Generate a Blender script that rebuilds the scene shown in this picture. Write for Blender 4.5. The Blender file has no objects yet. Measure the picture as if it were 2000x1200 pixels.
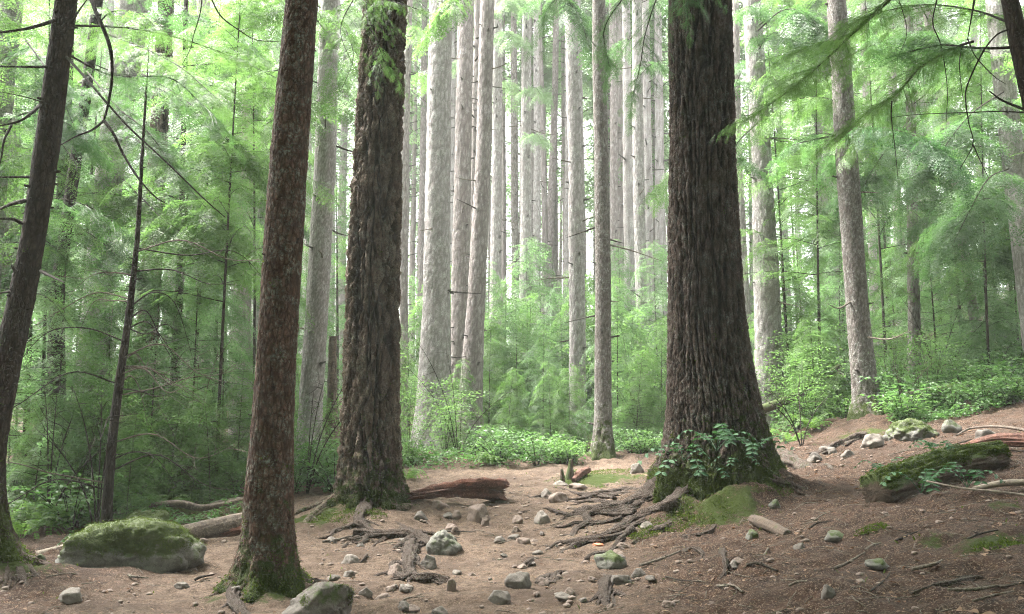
import bpy, math, random
import numpy as np
from mathutils import Vector, Matrix
random.seed(7)
RNG = np.random.default_rng(7)
SC = bpy.context.scene
COL = SC.collection

# ------------------------------------------------------------------ camera, sky, sun, exposure
CAM_H, PITCH, F = 1.5, math.radians(6.0), 1732.0          # F in photo pixels (2000 wide)
cd = bpy.data.cameras.new('camera'); cam = bpy.data.objects.new('camera', cd); COL.objects.link(cam)
cam.location = (0, 0, CAM_H); cam.rotation_euler = (math.pi/2+PITCH, 0, 0)
cd.sensor_width = 36; cd.lens = 36*F/2000; cd.clip_end = 600; cd.clip_start = .05
SC.camera = cam
SUN_EL, SUN_AZ = math.radians(60), math.radians(-62)      # azimuth from +Y, clockwise: the light comes high from the left, over the open wood beyond
w = bpy.data.worlds.new('World'); SC.world = w; w.use_nodes = True
nt = w.node_tree; bg = nt.nodes['Background']
sky = nt.nodes.new('ShaderNodeTexSky'); sky.sky_type = 'NISHITA'; sky.sun_disc = False
sky.sun_elevation = SUN_EL; sky.sun_rotation = SUN_AZ; sky.dust_density = 4; sky.air_density = 1.0; sky.ozone_density = .6
hs = nt.nodes.new('ShaderNodeHueSaturation'); hs.inputs['Saturation'].default_value = .12; hs.inputs['Value'].default_value = 1.0
nt.links.new(sky.outputs[0], hs.inputs['Color']); nt.links.new(hs.outputs[0], bg.inputs[0])
bg.inputs[1].default_value = .15
sl = bpy.data.lights.new('sun', 'SUN'); sun = bpy.data.objects.new('sun', sl); COL.objects.link(sun)
sl.energy = 3.4; sl.angle = math.radians(25); sl.color = (1, .97, .92)
sd = Vector((math.sin(SUN_AZ)*math.cos(SUN_EL), math.cos(SUN_AZ)*math.cos(SUN_EL), math.sin(SUN_EL)))
sun.rotation_euler = sd.to_track_quat('Z', 'Y').to_euler(); sun.location = (0, -20, 60)
SC.view_settings.view_transform = 'Standard'; SC.view_settings.look = 'None'
SC.view_settings.exposure = 3.35; SC.view_settings.gamma = 1
SC.render.engine = 'CYCLES'
cy = SC.cycles
cy.max_bounces = 6; cy.diffuse_bounces = 4; cy.glossy_bounces = 2; cy.transmission_bounces = 4; cy.transparent_max_bounces = 4; cy.volume_bounces = 1
cy.use_denoising = True; cy.filter_width = 1.05; cy.denoising_prefilter = 'NONE'; cy.use_adaptive_sampling = False; cy.sample_clamp_indirect = 4
HAZE_DENSITY = .0014

# ------------------------------------------------------------------ projection helpers
CP, SP = math.cos(PITCH), math.sin(PITCH)
def ray(px, py):
    u, v = (px-1000)/F, (600-py)/F
    return np.array([u, CP - v*SP, SP + v*CP])             # camera at (0,0,CAM_H)
def P(px, py, d):                                          # point at forward distance d (world Y)
    r = ray(px, py); return np.array([r[0]*d/r[1], d, CAM_H + r[2]*d/r[1]])
def mpp(d, py=600):                                        # metres per photo pixel at distance d
    r = ray(1000, py); return d/r[1]/F

# ------------------------------------------------------------------ noise
_perm = np.random.default_rng(3).permutation(256); _perm = np.concatenate([_perm, _perm, _perm])
_grad = np.array([[1,1,0],[-1,1,0],[1,-1,0],[-1,-1,0],[1,0,1],[-1,0,1],[1,0,-1],[-1,0,-1],[0,1,1],[0,-1,1],[0,1,-1],[0,-1,-1],[1,1,0],[-1,1,0],[0,-1,1],[0,-1,-1]], float)
def perlin(x, y, z):
    x, y, z = np.broadcast_arrays(np.asarray(x, float), np.asarray(y, float), np.asarray(z, float))
    xi, yi, zi = np.floor(x).astype(int), np.floor(y).astype(int), np.floor(z).astype(int)
    fx, fy, fz = x-xi, y-yi, z-zi
    X, Y, Z = xi & 255, yi & 255, zi & 255
    f = lambda t: t*t*t*(t*(t*6-15)+10)
    u, v, w_ = f(fx), f(fy), f(fz)
    out = 0
    for i in (0, 1):
        for j in (0, 1):
            for k in (0, 1):
                g = _grad[_perm[_perm[_perm[X+i]+Y+j]+Z+k] & 15]
                n = g[..., 0]*(fx-i)+g[..., 1]*(fy-j)+g[..., 2]*(fz-k)
                out = out + n*(u if i else 1-u)*(v if j else 1-v)*(w_ if k else 1-w_)
    return out
def fbm(x, y, z, o=4):
    s, a, t = 0, .5, 1.0
    for _ in range(o):
        s = s + a*perlin(x*t, y*t, z*t); a *= .5; t *= 2.03
    return s*1.5
def worley(x, y, z):
    xi, yi, zi = np.floor(x).astype(int), np.floor(y).astype(int), np.floor(z).astype(int)
    f1 = np.full(x.shape, 9.); f2 = np.full(x.shape, 9.); idc = np.zeros(x.shape)
    for i in (-1, 0, 1):
        for j in (-1, 0, 1):
            for k in (-1, 0, 1):
                a, b, c = (xi+i) & 255, (yi+j) & 255, (zi+k) & 255
                h = _perm[_perm[_perm[a]+b]+c]
                px = xi+i+_perm[h]/256.; py = yi+j+_perm[h+57]/256.; pz = zi+k+_perm[h+131]/256.
                dd = np.sqrt((px-x)**2+(py-y)**2+(pz-z)**2)
                near = dd < f1
                f2 = np.where(near, f1, np.minimum(f2, dd)); idc = np.where(near, h/256., idc); f1 = np.minimum(f1, dd)
    return f1, f2, idc
def sstep(a, b, x):
    t = np.clip((x-a)/(b-a), 0, 1); return t*t*(3-2*t)

# ------------------------------------------------------------------ the ground as a function
MOUNDS = []                                                # (x, y, radius, height)
def h0(x, y):
    x = np.asarray(x, float); y = np.asarray(y, float)
    c = np.interp(y, [0, 7.3, 9, 11.5, 15, 17, 22, 40, 80, 200], [0, 0, .03, .15, .26, .34, .45, 1.2, 3, 6])
    x0 = 1.0+.15*(y-7); x0 = np.minimum(x0, 3.2)
    t = (x-x0)/.55
    r = .2*.55*np.where(t > 20, t, np.log1p(np.exp(np.minimum(t, 20))))
    r = np.where(r > 3, 3+(r-3)*.9, r)
    l = .04*np.maximum(0, -x-9)
    z = c + r + l
    z = z + .10*perlin(x*.35, y*.35, 1.7)*sstep(3, 7, y)
    return z
def h(x, y):
    x = np.asarray(x, float); y = np.asarray(y, float)
    z = h0(x, y)
    for mx, my, mr, mh in MOUNDS:
        d2 = ((x-mx)**2+(y-my)**2)/mr**2
        z = z + mh*np.exp(-d2*1.6)*(1+.55*perlin(x*2.6, y*2.6, 12.3)+.3*perlin(x*6, y*6, 2.3))
    z = z + .05*perlin(x*1.3, y*1.3, 5.1) + .036*perlin(x*3.1, y*3.1, 9.4)*sstep(3.5, 6, y) - .03*sstep(.25, .5, perlin(x*2.1, y*2.1, 21.4))
    bank = sstep(.5, 1.6, x-.12*(y-7))*(1-sstep(16, 24, y))
    z = z + bank*.05*perlin(x*2.2, y*2.2, 2.2)
    return z
_ds = np.arange(2.2, 90, .02)
def hit(px, py):                                           # where a photo pixel meets the ground
    r = ray(px, py); t = _ds/r[1]
    g = h(r[0]*t, _ds); z = CAM_H+r[2]*t
    k = np.nonzero(z <= g)[0]
    i = k[0] if len(k) else np.argmin(z-g)
    return np.array([r[0]*t[i], _ds[i], float(g[i])])

# ------------------------------------------------------------------ mesh / object helpers
def quads_mesh(name, V, F4=None, F3=None, attrs=None, smooth=True):
    V = np.asarray(V, np.float32).reshape(-1, 3)
    me = bpy.data.meshes.new(name)
    n4 = 0 if F4 is None else len(F4); n3 = 0 if F3 is None else len(F3)
    me.vertices.add(len(V)); me.vertices.foreach_set('co', V.ravel())
    loops = []
    if n4: loops.append(np.asarray(F4, np.int32).ravel())
    if n3: loops.append(np.asarray(F3, np.int32).ravel())
    L = np.concatenate(loops)
    me.loops.add(len(L)); me.loops.foreach_set('vertex_index', L)
    tot = np.concatenate([np.full(n4, 4, np.int32), np.full(n3, 3, np.int32)])
    st = np.concatenate([[0], np.cumsum(tot)[:-1]]).astype(np.int32)
    me.polygons.add(n4+n3); me.polygons.foreach_set('loop_start', st); me.polygons.foreach_set('loop_total', tot)
    me.update(calc_edges=True)
    me.polygons.foreach_set('use_smooth', np.full(n4+n3, smooth))
    for k, a in (attrs or {}).items():
        at = me.attributes.new(k, 'FLOAT', 'POINT'); at.data.foreach_set('value', np.asarray(a, np.float32).ravel())
    me.validate()
    return me
class G:                                                   # gathers geometry for one mesh
    def __init__(s): s.V = []; s.Q = []; s.T = []; s.A = {}; s.n = 0
    def add(s, V, Q=None, T=None, **attrs):
        V = np.asarray(V, float).reshape(-1, 3)
        if Q is not None and len(Q): s.Q.append(np.asarray(Q, int)+s.n)
        if T is not None and len(T): s.T.append(np.asarray(T, int)+s.n)
        for k in set(attrs) | set(s.A):
            s.A.setdefault(k, [np.zeros(s.n)] if s.n else [])
            v = attrs.get(k, 0.); s.A[k].append(np.broadcast_to(np.asarray(v, float).ravel() if np.ndim(v) else v, (len(V),)))
        s.V.append(V); s.n += len(V)
    def mesh(s, name, off=(0, 0, 0), smooth=True):
        V = np.concatenate(s.V)-np.asarray(off)
        Q = np.concatenate(s.Q) if s.Q else None; T = np.concatenate(s.T) if s.T else None
        return quads_mesh(name, V, Q, T, {k: np.concatenate(v) for k, v in s.A.items()}, smooth)
def tag(o, label=None, cat=None, group=None, kind=None):
    if label: o['label'] = label
    if cat: o['category'] = cat
    if group: o['group'] = group
    if kind: o['kind'] = kind
    return o
def empty(name, loc, label, cat, group=None):
    o = bpy.data.objects.new(name, None); COL.objects.link(o); o.location = tuple(map(float, loc)); o.empty_display_size = .3
    return tag(o, label, cat, group)
def link(name, me, mat, parent=None, loc=(0, 0, 0)):
    o = bpy.data.objects.new(name, me); COL.objects.link(o)
    if mat and not me.materials: me.materials.append(mat)
    o.location = tuple(map(float, loc))
    if parent is not None: o.parent = parent
    return o
def solo(name, g, mat, loc, label, cat, group=None, smooth=True):   # a thing that is one mesh; geometry given in world space
    o = link(name, g.mesh(name, loc, smooth), mat, None, loc); return tag(o, label, cat, group)
def part(name, g, mat, root, top=None, smooth=True):       # geometry in world space, parented to root (or to a part of it)
    base = top if top is not None else root
    return link(name, g.mesh(name, tuple(base.location), smooth), mat, root)
def copy_thing(root, loc, rotz, scale, label=None, group=None, cat=None):
    r = root.copy(); COL.objects.link(r); r.location = tuple(map(float, loc)); r.rotation_euler = (0, 0, rotz)
    r.scale = (scale,)*3 if np.ndim(scale) == 0 else scale
    tag(r, label, cat, group)
    for c in list(root.children):
        k = c.copy(); COL.objects.link(k); k.parent = r
        for g2 in c.children:
            m = g2.copy(); COL.objects.link(m); m.parent = k
    return r
def catmull(pts, n):
    pts = np.asarray(pts, float); m = len(pts)
    t = np.linspace(0, m-1, n); i = np.minimum(t.astype(int), m-2); f = (t-i)[:, None]
    p = np.concatenate([[2*pts[0]-pts[1]], pts, [2*pts[-1]-pts[-2]]])
    a, b, c, d = p[i], p[i+1], p[i+2], p[i+3]
    return .5*(2*b+(c-a)*f+(2*a-5*b+4*c-d)*f*f+(3*b-a-3*c+d)*f**3)
def tube(g, pts, rad, ns=8, n=None, bump=0., fr=8., seed=0., flat=1., cap=True, grain=0., **attrs):
    pts = np.asarray(pts, float); rad = np.broadcast_to(np.asarray(rad, float), (len(pts),))
    n = n or max(4, len(pts)*4)
    C = catmull(np.column_stack([pts, rad]), n); R = np.maximum(C[:, 3], .0008); C = C[:, :3]
    T = np.gradient(C, axis=0); T /= np.linalg.norm(T, axis=1)[:, None]+1e-9
    up = np.array([0, 0, 1.]) if abs(T[:, 2]).mean() < .8 else np.array([1., 0, 0])
    A = np.cross(T, up); A /= np.linalg.norm(A, axis=1)[:, None]+1e-9
    B = np.cross(A, T)
    th = np.arange(ns)*2*math.pi/ns
    D = A[:, None, :]*np.cos(th)[None, :, None]+B[:, None, :]*(np.sin(th)*flat)[None, :, None]
    V = C[:, None, :]+D*R[:, None, None]
    if bump:
        q = V*fr; nz = fbm(q[..., 0]+seed, q[..., 1], q[..., 2], 3)
        V = C[:, None, :]+D*(R[:, None]*(1+bump*nz))[..., None]
    if grain:                                              # ridges running along the length
        s = np.cumsum(np.r_[0, np.linalg.norm(np.diff(C, axis=0), axis=1)]); TH, S_ = np.meshgrid(th, s)
        gn = fbm(np.cos(TH)*2.2+seed, np.sin(TH)*2.2, S_*2.5+seed, 3)-.8*abs(perlin(np.cos(TH)*3.1, np.sin(TH)*3.1+seed, S_*1.6))
        V = V+D*(R[:, None]*grain*gn)[..., None]
    i, j = np.meshgrid(np.arange(n-1), np.arange(ns), indexing='ij')
    Q = np.stack([i*ns+j, i*ns+(j+1) % ns, (i+1)*ns+(j+1) % ns, (i+1)*ns+j], -1).reshape(-1, 4)
    V = V.reshape(-1, 3); T3 = []
    if cap:
        k = len(V); V = np.concatenate([V, [C[0]], [C[-1]]])
        for j in range(ns):
            T3.append((k, (j+1) % ns, j)); T3.append((k+1, (n-1)*ns+j, (n-1)*ns+(j+1) % ns))
    g.add(V, Q, T3, **attrs)
    return C, R

# ------------------------------------------------------------------ materials
def nodes(name):
    m = bpy.data.materials.new(name); m.use_nodes = True; t = m.node_tree
    return m, t, t.nodes['Principled BSDF'], t.nodes['Material Output']
def N(t, kind, **kw):
    n = t.nodes.new(kind)
    for k, v in kw.items():
        if k in n.inputs: n.inputs[k].default_value = v
        else: setattr(n, k, v)
    return n
def noise(t, vec, scale, detail=4., rough=.55, dist=0.):
    n = N(t, 'ShaderNodeTexNoise', Scale=scale, Detail=detail, Roughness=rough, Distortion=dist); t.links.new(vec, n.inputs['Vector']); return n.outputs[0]
def ramp(t, fac, *stops):
    n = t.nodes.new('ShaderNodeValToRGB'); e = n.color_ramp.elements
    while len(e) < len(stops): e.new(.5)
    for k, (p, c) in enumerate(stops):
        e[k].position = p; e[k].color = (c, c, c, 1) if np.ndim(c) == 0 else (*c, 1)
    t.links.new(fac, n.inputs[0]); return n.outputs[0]
def mix(t, fac, a, b):
    n = t.nodes.new('ShaderNodeMix'); n.data_type = 'RGBA'
    for s, v in ((n.inputs[0], fac), (n.inputs[6], a), (n.inputs[7], b)):
        if isinstance(v, bpy.types.NodeSocket): t.links.new(v, s)
        elif np.ndim(v) == 0: s.default_value = v
        else: s.default_value = (*v, 1)
    return n.outputs[2]
def mth(t, op, a, b=0.):
    n = t.nodes.new('ShaderNodeMath'); n.operation = op
    for s, v in ((n.inputs[0], a), (n.inputs[1], b)):
        if isinstance(v, bpy.types.NodeSocket): t.links.new(v, s)
        else: s.default_value = v
    return n.outputs[0]
def attr(t, name):
    n = t.nodes.new('ShaderNodeAttribute'); n.attribute_name = name; return n.outputs['Fac']
def vecmap(t, scale=(1, 1, 1)):
    c = t.nodes.new('ShaderNodeTexCoord'); m = N(t, 'ShaderNodeMapping'); m.inputs['Scale'].default_value = scale
    t.links.new(c.outputs['Object'], m.inputs['Vector']); return m.outputs[0]
def bump(t, hgt, bs, strength=.5, dist=.02):
    b = N(t, 'ShaderNodeBump', Strength=strength, Distance=dist); t.links.new(hgt, b.inputs['Height']); t.links.new(b.outputs[0], bs.inputs['Normal'])
MOSS_A, MOSS_B = (.018, .030, .005), (.060, .080, .012)
def bark(name, dark, mid, light, lichen=(.33, .36, .31), lich_amt=.5, fine=1., rough_sc=1., bstr=.6):
    m, t, bs, out = nodes(name)
    v = vecmap(t, (1, 1, .22)); vi = vecmap(t)
    a = noise(t, v, 14*rough_sc, 6, .65, .4)
    base = mix(t, ramp(t, a, (.32, 0), (.62, 1)), dark, mid)
    rd = attr(t, 'ridge')
    base = mix(t, mth(t, 'MULTIPLY', rd, ramp(t, noise(t, vi, 40*fine, 3, .7), (.35, .15), (.65, 1))), base, light)
    pt = ramp(t, noise(t, vi, 4.5*fine, 6, .72), (.5-.12*lich_amt+.05, 0), (.62, 1))
    sp = ramp(t, noise(t, vi, 30*fine, 5, .7), (.44, 0), (.6, 1))
    base = mix(t, mth(t, 'MULTIPLY', mth(t, 'MULTIPLY', pt, sp), min(1, lich_amt*1.4)), base, lichen)
    vo = N(t, 'ShaderNodeTexVoronoi', feature='DISTANCE_TO_EDGE', Scale=34*fine); wv = t.nodes.new('ShaderNodeVectorMath'); wv.operation = 'ADD'
    nz = N(t, 'ShaderNodeTexNoise', Scale=22., Detail=3.); t.links.new(v, nz.inputs['Vector']); sc = t.nodes.new('ShaderNodeVectorMath'); sc.operation = 'SCALE'; sc.inputs['Scale'].default_value = .06
    t.links.new(nz.outputs['Color'], sc.inputs[0]); v2 = vecmap(t, (1, 1, .42)); t.links.new(v2, wv.inputs[0]); t.links.new(sc.outputs[0], wv.inputs[1]); t.links.new(wv.outputs[0], vo.inputs['Vector'])
    edge = ramp(t, vo.outputs['Distance'], (.0, 1), (.10, 0)); flake = ramp(t, vo.outputs['Distance'], (0, 0), (.16, 1))
    base = mix(t, mth(t, 'MULTIPLY', edge, .5), base, tuple(x*.7 for x in dark))
    base = mix(t, mth(t, 'MULTIPLY', ramp(t, noise(t, vi, 1.6, 5, .65), (.45, 0), (.62, 1)), .35), base, tuple((a+b)/2 for a, b in zip(dark, mid)))
    base = mix(t, mth(t, 'MULTIPLY', attr(t, 'fiss'), .9), base, tuple(x*.55 for x in dark))
    base = mix(t, attr(t, 'knot'), base, (.025, .018, .013))
    mo = attr(t, 'moss'); mn = noise(t, vi, 9, 6, .7)
    mfac = ramp(t, mth(t, 'ADD', mo, mth(t, 'MULTIPLY', mth(t, 'SUBTRACT', mn, .5), 2.6)), (.40, 0), (.74, 1))
    mcol = mix(t, noise(t, vi, 55, 3, .7), MOSS_A, MOSS_B)
    base = mix(t, mfac, base, mcol)
    t.links.new(base, bs.inputs['Base Color']); bs.inputs['Roughness'].default_value = .9; bs.inputs['Specular IOR Level'].default_value = .25
    hgt = mth(t, 'ADD', mth(t, 'MULTIPLY', noise(t, v, 30*rough_sc, 6, .7), .7), mth(t, 'MULTIPLY', noise(t, vi, 90*fine, 4, .75), .5))
    hgt = mth(t, 'ADD', hgt, mth(t, 'MULTIPLY', flake, .55))
    bump(t, hgt, bs, bstr, .035)
    return m
def leafmat(name, top, under, trans, gloss=.35, tw=.45, spread=.5):
    m, t, bs, out = nodes(name)
    r = attr(t, 'rnd'); oi = t.nodes.new('ShaderNodeObjectInfo')
    k = mth(t, 'ADD', mth(t, 'MULTIPLY', r, .75), mth(t, 'MULTIPLY', oi.outputs['Random'], .25))
    c = mix(t, k, top, under)
    t.links.new(c, bs.inputs['Base Color']); bs.inputs['Roughness'].default_value = gloss+.1; bs.inputs['Specular IOR Level'].default_value = .3
    tr = t.nodes.new('ShaderNodeBsdfTranslucent'); tc = mix(t, k, tuple(x*.75 for x in trans), tuple(min(1, x*1.2) for x in trans)); t.links.new(tc, tr.inputs[0])
    mx = t.nodes.new('ShaderNodeMixShader'); mx.inputs[0].default_value = tw
    t.links.new(bs.outputs[0], mx.inputs[1]); t.links.new(tr.outputs[0], mx.inputs[2]); t.links.new(mx.outputs[0], out.inputs[0])
    return m
M = {}
M['bark_dark'] = bark('dark_brown_bark', (.016, .011, .008), (.042, .028, .019), (.062, .043, .03), (.16, .15, .11), .15, 1, 1.3)
M['bark_red'] = bark('reddish_scaly_bark', (.050, .025, .015), (.145, .076, .048), (.24, .15, .108), (.31, .33, .26), .85, 1.5, 1.6, 1.)
M['bark_furrow'] = bark('deep_furrowed_bark', (.028, .018, .012), (.135, .090, .063), (.31, .24, .182), (.30, .31, .25), .45, 1.3, 1.4, 1.)
M['bark_ridge'] = bark('dark_ridged_bark', (.025, .016, .012), (.100, .068, .052), (.235, .180, .147), (.22, .235, .20), .6, 1.9, 1.5, 1.)
M['bark_pale'] = bark('pale_lichen_bark', (.27, .24, .225), (.43, .395, .38), (.56, .53, .515), (.68, .68, .64), .85, 1.2, 1, .9)
M['bark_mauve'] = bark('greyish_mauve_bark', (.20, .168, .155), (.33, .288, .272), (.44, .40, .385), (.56, .55, .52), .5, 1.2, 1.1, .8)
M['bark_grey'] = bark('mottled_grey_bark', (.09, .072, .06), (.20, .175, .155), (.30, .28, .26), (.44, .46, .42), .75, 1.4, 1, .8)
M['bark_twig'] = bark('dark_twig_bark', (.018, .014, .010), (.045, .034, .025), (.07, .055, .04), (.14, .14, .10), .15)
M['bark_deadtwig'] = bark('bleached_dead_twig', (.07, .055, .04), (.16, .135, .105), (.24, .21, .17), (.25, .26, .2), .3)
M['root'] = bark('worn_root_bark', (.030, .021, .015), (.085, .061, .047), (.155, .118, .095), (.17, .155, .125), .35, 1.5, 1.2, 1.)
M['needles'] = leafmat('hemlock_needles', (.028, .068, .024), (.066, .122, .042), (.12, .26, .07), .38, .40)
M['needles_mint'] = leafmat('pale_mint_needles', (.055, .115, .045), (.12, .195, .08), (.19, .35, .12), .4, .42)
M['needles_dark'] = leafmat('dark_hemlock_needles', (.022, .058, .022), (.050, .10, .038), (.09, .22, .065), .4, .36)  # darker green than the plain hemlock needles
M['needles_lime'] = leafmat('fresh_lime_needles', (.050, .105, .026), (.100, .165, .045), (.17, .33, .075), .4, .44)
M['needles_far'] = leafmat('hazed_far_needles', (.075, .135, .065), (.15, .22, .11), (.24, .38, .16), .5, .45)  # lightened so the needles carry far haze in their colour
M['leaf_salal'] = leafmat('glossy_green_leaf', (.032, .078, .025), (.085, .145, .05), (.13, .28, .065), .34, .34)
M['leaf_maple'] = leafmat('thin_bright_leaf', (.05, .11, .03), (.10, .18, .05), (.19, .36, .085), .36, .42)
M['leaf_grape'] = leafmat('dark_glossy_leaflet', (.018, .060, .022), (.045, .105, .040), (.06, .16, .04), .58, .2)
M['fern'] = leafmat('fern_green', (.035, .085, .018), (.08, .14, .028), (.16, .30, .05), .45, .38)
M['moss_tuft'] = leafmat('moss_green', MOSS_A, MOSS_B, (.12, .18, .02), .8, .3)
M['dead_leaf'] = leafmat('dry_brown_leaf', (.08, .045, .026), (.24, .16, .105), (.20, .10, .05), .7, .2)

def ground_mat():
    m, t, bs, out = nodes('forest_floor_dirt')
    v = vecmap(t)
    a = noise(t, v, 1.1, 6, .6); b = noise(t, v, 9, 8, .7); c = noise(t, v, 70, 4, .8)
    packed = mix(t, ramp(t, b, (.36, 0), (.62, 1)), (.064, .042, .028), (.168, .118, .085))
    duff = mix(t, ramp(t, b, (.36, 0), (.62, 1)), (.022, .013, .008), (.074, .040, .025))
    base = mix(t, attr(t, 'duff'), packed, duff)
    base = mix(t, mth(t, 'MULTIPLY', ramp(t, c, (.54, 0), (.60, 1)), .8), base, (.25, .185, .135))
    base = mix(t, mth(t, 'MULTIPLY', ramp(t, noise(t, v, 45, 5, .8), (.55, 0), (.62, 1)), .85), base, (.034, .022, .016))
    base = mix(t, mth(t, 'MULTIPLY', ramp(t, a, (.48, 0), (.62, 1)), .55), base, (.062, .041, .030))
    mo = attr(t, 'moss'); mn = noise(t, v, 5, 7, .72)
    mf = ramp(t, mth(t, 'ADD', mo, mth(t, 'MULTIPLY', mth(t, 'SUBTRACT', mn, .5), 1.7)), (.45, 0), (.66, 1))
    base = mix(t, mf, base, mix(t, noise(t, v, 50, 3, .7), MOSS_A, MOSS_B))
    t.links.new(base, bs.inputs['Base Color']); bs.inputs['Roughness'].default_value = .95; bs.inputs['Specular IOR Level'].default_value = .2
    hgt = mth(t, 'ADD', mth(t, 'MULTIPLY', noise(t, v, 22, 8, .75), 1.), mth(t, 'MULTIPLY', noise(t, v, 130, 4, .8), .45))
    bump(t, hgt, bs, 1., .05)
    return m
M['ground'] = ground_mat()
def stone_mat(name, dark, light, moss=True):
    m, t, bs, out = nodes(name); v = vecmap(t)
    base = mix(t, ramp(t, noise(t, v, 6, 8, .7), (.3, 0), (.7, 1)), dark, light)
    base = mix(t, mth(t, 'MULTIPLY', ramp(t, noise(t, v, 60, 4, .8), (.5, 0), (.65, 1)), .5), base, tuple(x*1.35 for x in light))
    base = mix(t, mth(t, 'MULTIPLY', ramp(t, noise(t, v, 25, 4, .8), (.55, 0), (.66, 1)), .5), base, tuple(x*.6 for x in dark))
    mo = attr(t, 'moss'); mn = noise(t, v, 7, 7, .72)
    mf = ramp(t, mth(t, 'ADD', mo, mth(t, 'MULTIPLY', mth(t, 'SUBTRACT', mn, .5), 2.8)), (.45, 0), (.75, 1))
    base = mix(t, mf, base, mix(t, noise(t, v, 60, 3, .7), MOSS_A, MOSS_B))
    t.links.new(base, bs.inputs['Base Color']); bs.inputs['Roughness'].default_value = .85
    bump(t, mth(t, 'ADD', noise(t, v, 18, 8, .7), mth(t, 'MULTIPLY', noise(t, v, 110, 3, .7), .3)), bs, .6, .02)
    return m
M['stone'] = stone_mat('grey_stone', (.054, .045, .036), (.128, .108, .090))
M['stone_pale'] = stone_mat('pale_stone', (.088, .074, .060), (.195, .166, .140))
M['stone_moss'] = stone_mat('mossy_boulder_stone', (.055, .052, .043), (.145, .138, .115))
M['stone_brown'] = stone_mat('brown_stone', (.085, .06, .046), (.175, .13, .104))
def wood_mat(name, c1, c2, c3):
    m, t, bs, out = nodes(name)
    c = t.nodes.new('ShaderNodeTexCoord'); g = attr(t, 'along')
    v = vecmap(t); a = noise(t, v, 9, 8, .7, .6); b = noise(t, v, 40, 5, .7)
    base = mix(t, ramp(t, a, (.35, 0), (.65, 1)), c1, c2); base = mix(t, ramp(t, b, (.5, 0), (.7, .8)), base, c3)
    mo = attr(t, 'moss'); mn = noise(t, v, 8, 7, .72)
    mf = ramp(t, mth(t, 'ADD', mo, mth(t, 'MULTIPLY', mth(t, 'SUBTRACT', mn, .5), 1.5)), (.42, 0), (.66, 1))
    base = mix(t, mf, base, mix(t, noise(t, v, 60, 3, .7), MOSS_A, MOSS_B))
    t.links.new(base, bs.inputs['Base Color']); bs.inputs['Roughness'].default_value = .9
    bump(t, mth(t, 'ADD', a, b), bs, .7, .02)
    return m
M['rotten'] = wood_mat('red_rotten_wood', (.048, .019, .012), (.120, .048, .030), (.24, .13, .09))
M['log_bark'] = wood_mat('flaking_log_bark', (.050, .036, .028), (.14, .105, .08), (.27, .21, .165))
M['log_pale'] = wood_mat('weathered_log', (.12, .095, .07), (.27, .22, .17), (.36, .30, .24))
M['log_moss'] = wood_mat('mossy_log_bark', (.035, .024, .016), (.085, .055, .035), (.12, .09, .06))

# ------------------------------------------------------------------ bark relief
def relief(style, th, z, R, seed):
    x, y = np.cos(th)*R, np.sin(th)*R
    if style == 'furrow':                                  # long plates split by dark wandering fissures
        w1 = .035*perlin(x*9+seed, y*9, z*4)
        n1 = abs(perlin((x+w1)*8.5+seed, (y+w1)*8.5, z*.95)); n3 = abs(perlin((x-w1)*13+seed, y*13+7, z*1.7+3)); n2 = abs(perlin(x*13+seed+9, y*13, z*6.+w1*20))
        e = sstep(.0, .15, n1)*(.35+.65*sstep(0, .11, n3)); e2 = sstep(0, .12, n2)
        fl = fbm(x*15+seed, y*15, z*8, 4); ter = np.round(fl*6)/6*.75+fl*.25
        d = .060*(e-1)+.012*(e2-1)*e+.034*ter*e+.012*fbm(x*48, y*48, z*34+seed, 3)
        return d, e*np.clip(.5+1.3*ter, 0, 1), np.clip((1-e)*1.1, 0, 1)*.9
    if style == 'ridge':                                   # narrow upright ridges
        w1 = .025*perlin(x*10+seed, y*10, z*3)
        n1 = abs(perlin((x+w1)*18+seed, (y+w1)*18, z*.9)); n3 = abs(perlin((x-w1)*30+seed, y*30+7, z*1.6+3)); n2 = abs(perlin(x*22+seed+9, y*22, z*9.))
        e = sstep(.0, .20, n1)*(.5+.5*sstep(0, .16, n3)); e2 = sstep(0, .12, n2)
        fl = fbm(x*20+seed, y*20, z*11, 4); ter = np.round(fl*5)/5*.5+fl*.5
        d = .032*(e-1)+.008*(e2-1)*e+.016*ter*e+.008*fbm(x*55, y*55, z*30+seed, 3)
        return d, e*np.clip(.45+1.3*ter, 0, 1), np.clip((1-e)*1.1, 0, 1)*.9
    if style == 'scaly':                                   # small flakes
        f1, f2, i = worley(x*24+seed, y*24, z*11)
        e = sstep(.0, .35, f2-f1)
        d = .008*(e-1)*(.4+i)+.008*fbm(x*14+seed, y*14, z*6, 4)+.004*fbm(x*60, y*60, z*45+seed, 2)
        return d, e*np.clip(.5+1.1*fbm(x*9, y*9, z*5+seed, 3), 0, 1), .6*(1-e)
    f1, f2, i = worley(x*13+seed, y*13, z*4.5)             # plain: shallow plates
    e = sstep(.0, .4, f2-f1)
    d = .012*(e-1)+.012*fbm(x*9+seed, y*9, z*4, 3)
    return d, e*np.clip(.55+1.*fbm(x*7, y*7, z*4+seed, 3), 0, 1), .55*(1-e)

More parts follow.
